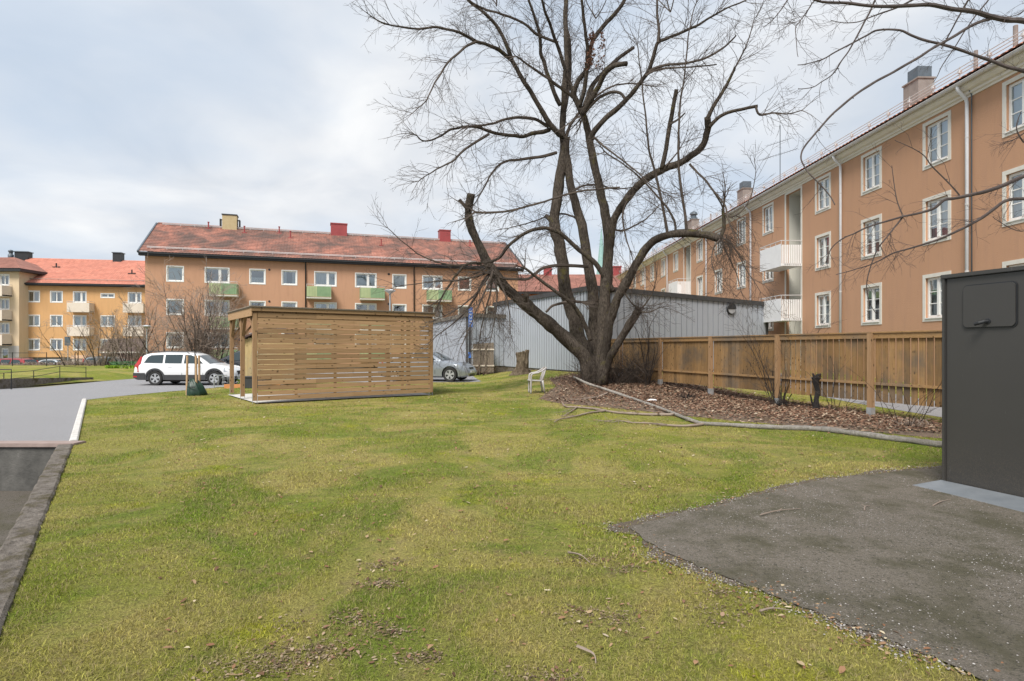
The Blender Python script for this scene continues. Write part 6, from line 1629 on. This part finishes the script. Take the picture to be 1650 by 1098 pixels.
# hedge: a long dense tangle of bare twigs
r = random.Random(77); hb = (-36.5, 48.2, .05); HG = empty('bare_hedge', hb, 0, 'long low brown leafless hedge along the far edge of the front lawn', 'hedge')
m = MB()
for _ in range(2600):
    x = r.uniform(-16, 9); zt = .36+.07*math.sin(x*1.7)+.07*math.sin(x*.6+1); p = (x, r.gauss(0, .28), 0); q = (p[0]+r.gauss(0, .25), p[1]+r.gauss(0, .2), zt*r.uniform(.5, 1.1))
    mid = ((p[0]+q[0])/2+r.gauss(0, .08), (p[1]+q[1])/2, q[2]*.5); m.tube([p, mid, q], [.018, .014, .009], 3, cap=False)
m.build('twigs', M['twig_pale'], HG); 
m = MB()
for _ in range(60): x = r.uniform(-16, 9); m.tube([(x, r.gauss(0, .15), -.3), (x+r.gauss(0, .1), 0, .3)], .03, 5)
m.build('stems', M['bark_dark'], HG)
# spring flowers leaves in the verge
M['leaf_green'] = leafmat('bright_spring_leaves', [(0, (.12,.22,.02)), (1, (.26,.40,.04))]); M['leaf_blue'] = leafmat('blue_green_leaves', [(0, (.07,.16,.07)), (1, (.14,.26,.13))])
for nm, (u0, u1, Y, h, nn), mt in (('daffodil_leaves', (172, 228, 41.5, .16, 1700), 'leaf_green'), ('low_green_plants', (184, 224, 43.2, .36, 900), 'leaf_blue')):
    m = MB(); r = random.Random(nn)
    for _ in range(nn):
        Yq = Y+r.gauss(0, .45); x = (r.uniform(u0, u1)-CX)*Yq/F; z = hl(x, Yq); a = r.uniform(0, 6.28); w = .035; l = (r.gauss(0, h*.5), r.gauss(0, h*.5), h*r.uniform(.6, 1.3))
        dx, dy = math.cos(a)*w, math.sin(a)*w; m.add([(x-dx, Yq-dy, z), (x+dx, Yq+dy, z), (x+l[0]+dx, Yq+l[1]+dy, z+l[2]*.8), (x+l[0]*1.2, Yq+l[1]*1.2, z+l[2]), (x+l[0]-dx, Yq+l[1]-dy, z+l[2]*.8)], [(0,1,2,3,4)])
    tag(m.build(nm, M[mt]), kind='stuff')
# ---------------------------------------------------------------- street lamps, sign posts, sheds
M['lamp_shade'] = mk('pale_lamp_shade', (.45,.48,.50), (.55,.58,.60), 3, .5)
def street_lamp(u, Y, z0, zt, rs, label):
    x = (u-CX)*Y/F; T = empty('street_lamp', (x, Y, z0), 0, label, 'street lamp', 'street lamps'); h = zt-z0
    MB().lathe([(.085, -.1), (.085, h*.26), (.05, h*.27), (.045, h-rs*.9)], 14).build('pole', M['galv'], T, smooth=False)
    MB().lathe([(rs, h-.10), (rs*1.0, h-.085), (rs*.5, h-.02), (rs*.12, h), (.0, h)], 24).build('lamp_shade', M['lamp_shade'], T, smooth=False)
    MB().lathe([(.05, h-rs*.95), (rs*.32, h-rs*.7), (rs*.82, h-.13), (rs*.95, h-.10)], 20).build('lamp_bowl', M['gutter'], T)
street_lamp(236.5, 43, hl((236.5-CX)*43/F, 43)-.05, 1.6+36*43/F, .30, 'left street lamp standing between the bare bushes and the white estate car')
street_lamp(628.5, 31.5, G(-6.5, 31.5), 1.6+94*31.5/F, .31, 'street lamp rising above the slatted shelter in front of the orange house')
x = (758-CX)*33.4/F; SP_ = empty('sign_post', (x, 33.4, G(x, 33.4)), 0, 'black post with a tall narrow blue sign at the corner of the smaller garage', 'sign')
z0_ = G(x, 33.4); MB().box(-.09, .03, -.05, .05, -.1, 3.55-z0_).build('post', M['black_metal'], SP_)
M['sign_blue'] = mk('blue_sign_face', (.035,.12,.40), (.05,.15,.45), 3, .4); M['sign_white'] = mk('white_sign_marks', (.7,.72,.78), (.75,.77,.82), 3, .5)
s_ = MB().box(-.10, .13, -.09, -.055, 2.75-z0_, 3.88-z0_).build('sign_panel', M['sign_blue'], SP_)
m = MB(); zz = 2.83-z0_
for k in range(5): m.box(-.04, .08, -.094, -.0905, zz+.02, zz+.05); m.box(-.04, -.01, -.094, -.0905, zz+.051, zz+.13); m.box(.04, .07, -.094, -.0905, zz+.051, zz+.11); zz += .19
m.build('sign_marks', M['sign_white'], s_)
MB().box(-.11, .04, -.085, -.055, 1.0-z0_, 1.32-z0_).build('small_sign', M['sign_blue'], SP_)
GT = empty('board_gate', (-2.35, 34.15, G(-1.8, 34.15)), R(6), 'greyed wooden board gate with two pale rails between the grey garages', 'gate')
m = MB(); r = random.Random(2); g0 = G(-1.8, 34.15)
for k in range(9): m.box(k*.145, k*.145+.138, 0, .02, .12, 1.78+r.uniform(-.01, .01)+.02*k*.5)
m.build('boards', M['grey_wood'], GT); m = MB().box(-.02, 1.32, -.05, -.004, 1.42, 1.50); m.box(-.02, 1.32, -.05, -.004, .48, .56); m.build('rails', M['bal_cream'], GT)
for x in (.42, .78): MB().box(x, x+.09, -.10, -.052, 0, 1.82).build('post', M['grey_wood'], GT)
sq = empty('sign_post', (*sh_at(109.5, 50)[:2], -.3), 0, 'square dark sign on a thin grey post in front of the ochre house', 'sign')
MB().tube([(0, 0, 0), (0, 0, 2.75)], .04, 6).build('post', M['galv'], sq); MB().box(-.25, .25, -.06, -.045, 2.05, 2.8).build('sign_panel', M['cowl'], sq)
x = (115-CX)*60/F; ub = empty('utility_box', (x, 60, -1.3), 0, 'orange beige utility box against the ochre house', 'box')
MB().box(0, 1.55, 0, .8, 0, 1.75).build('body', M['bal_cream'], ub, bevel=.03); m = MB(); m.prism([(-.05, 1.76), (1.6, 1.76), (1.5, 2.08), (.05, 2.08)], -.1, .9); m.build('lid', M['trim_warm'] if 'trim_warm' in M else mk('tan_plastic', (.62,.40,.25), (.66,.44,.28), 3, .6), ub, recalc=True)
# brick shed with dark roof
x = (165-CX)*56/F; bs = empty('brick_shed', (x, 56, -1.2), R(4), 'low brown brick shed with a dark tiled roof behind the bushes', 'shed')
t = NT('brown_brick'); bk = t.new('ShaderNodeTexBrick'); bk.inputs['Color1'].default_value = (.19,.095,.07,1); bk.inputs['Color2'].default_value = (.24,.125,.09,1); bk.inputs['Mortar'].default_value = (.25,.21,.18,1); bk.inputs['Scale'].default_value = 4.0
cmb_ = t.new('ShaderNodeMapping'); cmb_.inputs['Rotation'].default_value = (R(90), 0, 0); tc_ = t.new('ShaderNodeTexCoord'); t.link(tc_.outputs['Object'], cmb_.inputs[0]); t.link(cmb_.outputs[0], bk.inputs['Vector']); t.link(bk.outputs[0], t.b.inputs['Base Color']); M['brick'] = t.m
MB().box(0, 5.2, 0, 3, 0, 2.4).build('wall', M['brick'], bs)
tile_roof(bs, -.2, 5.4, -.3, 2.4, 1.5, 3.65, mk('dark_brown_tile', (.07,.045,.045), (.10,.07,.065), 4, .8), per=.3); m = MB(); m.quad((-.2, 3.3, 2.4), (5.4, 3.3, 2.4), (5.4, 1.5, 3.65), (-.2, 1.5, 3.65)); m.build('rear_roof', M['tile_brown'], bs)
m = MB().box(-.2, 5.4, -.34, -.30, 2.26, 2.40); m.build('fascia_board', M['trim_cream'], bs)
MB().box(.35, .95, -.02, -.003, .8, 2.0).build('door', M['black_metal'], bs)
# small pale timber shed behind the shelter
x = (393.5-CX)*24.6/F; ts = empty('timber_shed', (x, 24.6, G(x, 24.6)), R(8), 'small pale boarded shed with dark pitched roof behind the slatted shelter', 'shed')
m = MB(); r = random.Random(8)
M['pale_wood'] = woodmat('pale_weathered_boards', (.40,.29,.13), (.52,.40,.21), (8, 8, .4), .1, (.3,.27,.2))
for k in range(14): m.box(k*.15, k*.15+.145, 0, .02, .12, 2.0+.045*min(k, 13-k)*2.2*.5)
m.build('front_wall', M['pale_wood'], ts); m = MB().box(0.0, .02, .02, 2.0, .12, 1.97); m.box(2.08, 2.1, .02, 2.0, .12, 1.97); m.box(.02, 2.08, 1.98, 2.0, .12, 1.97); m.build('walls', M['pale_wood'], ts)
m = MB(); m.bar((-.13, .95, 1.92), (1.05, .95, 2.52), 2.3, .06, (0, 1, 0)); 
m = MB(); m.prism([(-.2, 1.93), (1.05, 2.50), (2.3, 1.93), (2.3, 2.0), (1.05, 2.58), (-.2, 2.0)], -.15, 2.15); m.build('roof', M['fascia_b'] if False else mk('dark_brown_shed_roof', (.06,.035,.035), (.09,.055,.05), 5, .8), ts, recalc=True)
MB().lathe([(.05, 0), (.05, -.03), (0, -.03)], 10, (.55, 0, 1.45), 'y').build('vent', M['trim_white'], ts)
x = (395-CX)*23.6/F; db = empty('storage_box', (x, 23.3, G(x, 23.3)), 0, 'dark grey low storage box in front of the small timber shed', 'box')
MB().box(-.05, .95, 0, .6, 0, .42).build('body', M['plastic'], db, bevel=.02); MB().box(-.08, .98, -.03, .63, .425, .47).build('lid', M['fascia'], db, bevel=.01)
# bike rack
x = (345-CX)*24.4/F; br = empty('bike_rack', (x, 24.4, G(x, 24.4)), R(35), 'galvanised bicycle rack on the lawn edge left of the shelter', 'bike rack')
m = MB(); m.tube([(0, 0, 0), (0, 0, .5), (.05, .0, .54), (.5, 0, .54)], .02, 8); m.tube([(0, 0, .06), (1.1, 0, .06)], .018, 6); m.build('frame', M['galv'], br)
m = MB()
for k in range(5):
    xx = .12+k*.2
    for d_ in (0, .05): m.tube([(xx+d_, .2, .03), (xx+d_, 0, .06), (xx+d_, -.02, .42), (xx+d_, .10, .50), (xx+d_, .3, .40)], .009, 6)
m.build('hoops', M['galv'], br)
# low planter with pots behind the shelter
x = (361-CX)*23.9/F; pl_ = empty('planter', (x, 23.9, G(x, 23.9)), R(5), 'low orange timber edged planter behind the shelter posts', 'planter')
MB().box(0, 2.2, 0, .05, 0, .17).build('front_board', mk('orange_timber', (.50,.20,.07), (.58,.26,.10), 5, .8), pl_); MB().box(0, 2.2, .05, .8, 0, .12).build('soil', M['soil'], pl_)
r = random.Random(5)
for k, (mt, px_) in enumerate((('leaf_green', .5), ('leaf_blue', .75), ('leaf_green', 1.3))):
    m = MB()
    for _ in range(60): a = r.uniform(0, 6.28); q = Vector((r.gauss(0, .06), r.gauss(0, .06), r.uniform(.02, .2))); m.add([q, q+Vector((math.cos(a)*.06, math.sin(a)*.06, .03)), q+Vector((math.cos(a+.6)*.05, math.sin(a+.6)*.05, .06))], [(0,1,2)])
    o = m.build('potted_plant', M[mt], pl_, loc=(px_, .3, .12))
# young tree with stakes and watering bag
x = (314-CX)*19.7/F; YT = empty('young_tree', (x, 19.7, G(x, 19.7)), 0, 'newly planted thin tree rising between wooden stakes', 'tree')
r = random.Random(31); m = MB(); m.tube([(0,0,-.05),(.01,0,.8),(-.01,.01,1.7),(.0,0,2.3)], [.022,.019,.014,.009], 8); m.build('trunk', M['bark_dark'], YT, smooth=True)
m = MB()
for k in range(14):
    out = []; z_ = 1.2+k*.085; grow(out, Vector((0, 0, z_)), Vector((r.gauss(0,.5), r.gauss(0,.5), 1)), r.uniform(.3, .8), .006, 1, r, 0, .12, .1, .35, .0035)
    for pts, q in out: m.tube(pts, q, 3, cap=False)
m.build('crown', M['twig'], YT)
M['stake'] = mk('pale_wooden_stake', (.40,.25,.14), (.52,.36,.22), 14, .8)
sd = 0
for dx, dy, tl in ((-.30, .05, .02), (.10, -.12, 0), (-.02, .3, .0)):
    o = MB().tube([(0, 0, -.1), (.01, 0, .5), (tl, 0, 1.33)], [.036, .036, .034], 10).build('tree_stake', M['stake'], None, smooth=False, loc=(x+dx, 19.7+dy, G(x, 19.7)))
    tag(o, ['leftmost pale wooden stake beside the young tree', 'pale wooden stake just right of the young tree, nearest the camera', 'pale wooden stake hidden just behind the young tree trunk'][sd], 'stake', 'stakes of the young tree'); sd += 1
M['bag'] = mk('dark_green_tarpaulin', (.008,.030,.018), (.014,.045,.028), 6, .45, .4, 12)
m = MB(); n = 28; rows = [(0, .0, 1.0), (.04, .02, 1.05), (.15, .0, 1.0), (.3, -.02, .86), (.42, -.05, .66), (.5, -.09, .46), (.55, -.12, .30)]; vs = []
for zz, sh_, f in rows:
    for j in range(n):
        a = 2*math.pi*j/n; rad = .25*f*(1+.16*math.sin(a*7+zz*6)*(.4+zz)+.08*math.sin(a*3+1)); lean = (1-f)*.0
        vs.append((rad*math.cos(a)*1.12+sh_+.06, rad*math.sin(a), zz+.03*math.sin(a*5)*(zz > .3)))
fs = [(i*n+j, i*n+(j+1)%n, (i+1)*n+(j+1)%n, (i+1)*n+j) for i in range(len(rows)-1) for j in range(n)]+[tuple((len(rows)-1)*n+j for j in range(n))]
WB = empty('watering_bag', (x, 19.7-.03, G(x, 19.7)), 0, 'dark green tarpaulin watering bag wrapped round the foot of the young tree', 'bag')
MB().add(vs, fs).build('bag_body', M['bag'], WB, smooth=True)
MB().box(-.06, .18, -.30, -.285, .28, .31).build('strap', M['black_metal'], WB)
# plastic garden chair seen from the side
M['chair'] = mk('dirty_white_plastic', (.36,.34,.33), (.46,.44,.43), 5, .5, spots=(.24,.22,.19), spsc=6, spth=.58)
PC = Vector((.78, 19.5)); ch = empty('garden_chair', (PC.x, PC.y, G(*PC)), R(6), 'old white plastic garden armchair standing left of the big tree', 'chair')
def strap_(pts, w, name, p=ch, wv=(0, 1, 0)):
    m = MB(); P = smooth_pts([Vector(q) for q in pts], 4)
    for a, b in zip(P[:-1], P[1:]): m.bar(a, b+(b-a)*.12, w, .045, (1, 0, .4) if wv == (1,0,0) else (0, 1, 0))
    return m.build(name, M['chair'], p)
for s in (-1, 1):
    y = s*.24
    m = MB(); P = [Vector(q) for q in ((-.19, y, 0), (-.185, y, .42), (-.17, y, .60), (-.10, y, .66), (.05, y, .69), (.20, y*.98, .76), (.31, y*.9, .84))]
    P = smooth_pts(P, 4); m.tube(P, [.028]*10+[.024]*(len(P)-10), 8); m.build('arm', M['chair'], ch, smooth=True)
    MB().tube([(.27, y, 0), (.22, y*.95, .30), (.20, y*.93, .44)], [.022, .03, .03], 8).build('leg', M['chair'], ch, smooth=True)
    MB().tube([(.19, y*.93, .43), (.25, y*.92, .62), (.31, y*.88, .86)], [.03, .022, .02], 8).build('back_post', M['chair'], ch, smooth=True)
m = MB(); m.add([(-.26, -.24, .42), (.21, -.22, .40), (.21, .22, .40), (-.26, .24, .42), (-.26, -.24, .445), (.21, -.22, .425), (.21, .22, .425), (-.26, .24, .445)], [(3,2,1,0),(4,5,6,7),(0,1,5,4),(1,2,6,5),(2,3,7,6),(3,0,4,7)]); m.build('seat', M['chair'], ch, bevel=.01)
m = MB()
for k in range(5): yy = -.16+k*.08; m.bar((.215, yy, .44), (.31, yy, .84), .035, .014, (1, 0, 0))
m.bar((.31, -.21, .85), (.31, .21, .85), .05, .05); m.build('backrest', M['chair'], ch)
# hollow old tree stump
sx_, sy_ = (842-CX)*28.9/F, 28.9; st_ = empty('tree_stump', (sx_, sy_, G(sx_, sy_)), 0, 'tall rotten tree stump in front of the grey garage wall', 'stump')
M['rot'] = barkmat('rotten_bark', (.09,.065,.045), (.36,.29,.21), (.15,.15,.05), .62, 3)
m = MB(); n = 26; vs = []; rows = [(-.2, .62), (.0, .50), (.12, .38), (.3, .30), (.6, .28), (.9, .29), (1.1, .31), (1.1, .20), (.75, .17)]
for i, (zz, rad) in enumerate(rows):
    for j in range(n):
        a = 2*math.pi*j/n; q = Vector((math.cos(a)*1.5, math.sin(a)*1.5, zz*1.3)); f = 1+.34*mnoise.noise(q*1.9)+(.25*math.sin(a*5) if i < 3 else 0)
        zt = zz+(.10*mnoise.noise(q*3+Vector((5,0,0)))+.08*math.cos(a) if i in (6, 7) else 0); vs.append((rad*f*math.cos(a), rad*f*math.sin(a), zt))
fs = [(i*n+j, i*n+(j+1)%n, (i+1)*n+(j+1)%n, (i+1)*n+j) for i in range(len(rows)-1) for j in range(n)]+[tuple((len(rows)-1)*n+j for j in range(n))]
MB().add(vs, fs).build('trunk', M['rot'], st_)
# white litter
x, y = gp(1051, 641, .15); m = MB(); z = G(x, y); P = [(x-.16, y, z+.06), (x+.02, y-.07, z+.05), (x+.17, y+.01, z+.055), (x+.06, y+.08, z+.06), (x-.05, y+.03, z+.10), (x+.1, y+.02, z+.09)]
m.add(P, [(0,1,5,4), (1,2,5), (2,3,5), (3,0,4,5), (0,3,2,1)]); tag(m.build('plastic_litter', mk('white_plastic_litter', (.75,.77,.8), (.8,.82,.85), 3, .5)), 'crumpled piece of white plastic lying on the brown leaves', 'litter')
# fallen twigs on the pad and lawn, each its own thing
tw_labels = [((1225, 835), (1290, 824), 'longest thin fallen stick lying on the middle of the asphalt pad'), ((1393, 827), (1402, 819), 'short forked stick on the asphalt near the far edge'), ((1503, 820), (1532, 809), 'stick lying next to the cabinet apron'),
             ((1225, 993), (1272, 990), 'thin stick lying in the grass just left of the pad edge'), ((930, 1050), (960, 1077), 'dark stick in the grass at the bottom of the picture'), ((915, 897), (950, 912), 'curved thin stick on the lawn left of the pad tip')]
for (a, b, lb) in tw_labels:
    p = Vector((*gp(*a), .03)); q = Vector((*gp(*b), .025)); m = MB(); r = random.Random(a[0]); mid = (p+q)/2+Vector((r.gauss(0,.02), r.gauss(0,.02), .01))
    c0_ = Vector((p.x, p.y, 0)); m.tube([s-c0_ for s in smooth_pts([p, mid, q], 5)], [.006]*6+[.003]*5, 6, rough=.2); m.tube([mid-c0_, mid-c0_+Vector((r.gauss(0,.05), .05, .01))], [.003, .002], 5)
    tag(m.build('fallen_stick', M['twig_pale'], None, loc=tuple(c0_)), lb, 'stick')
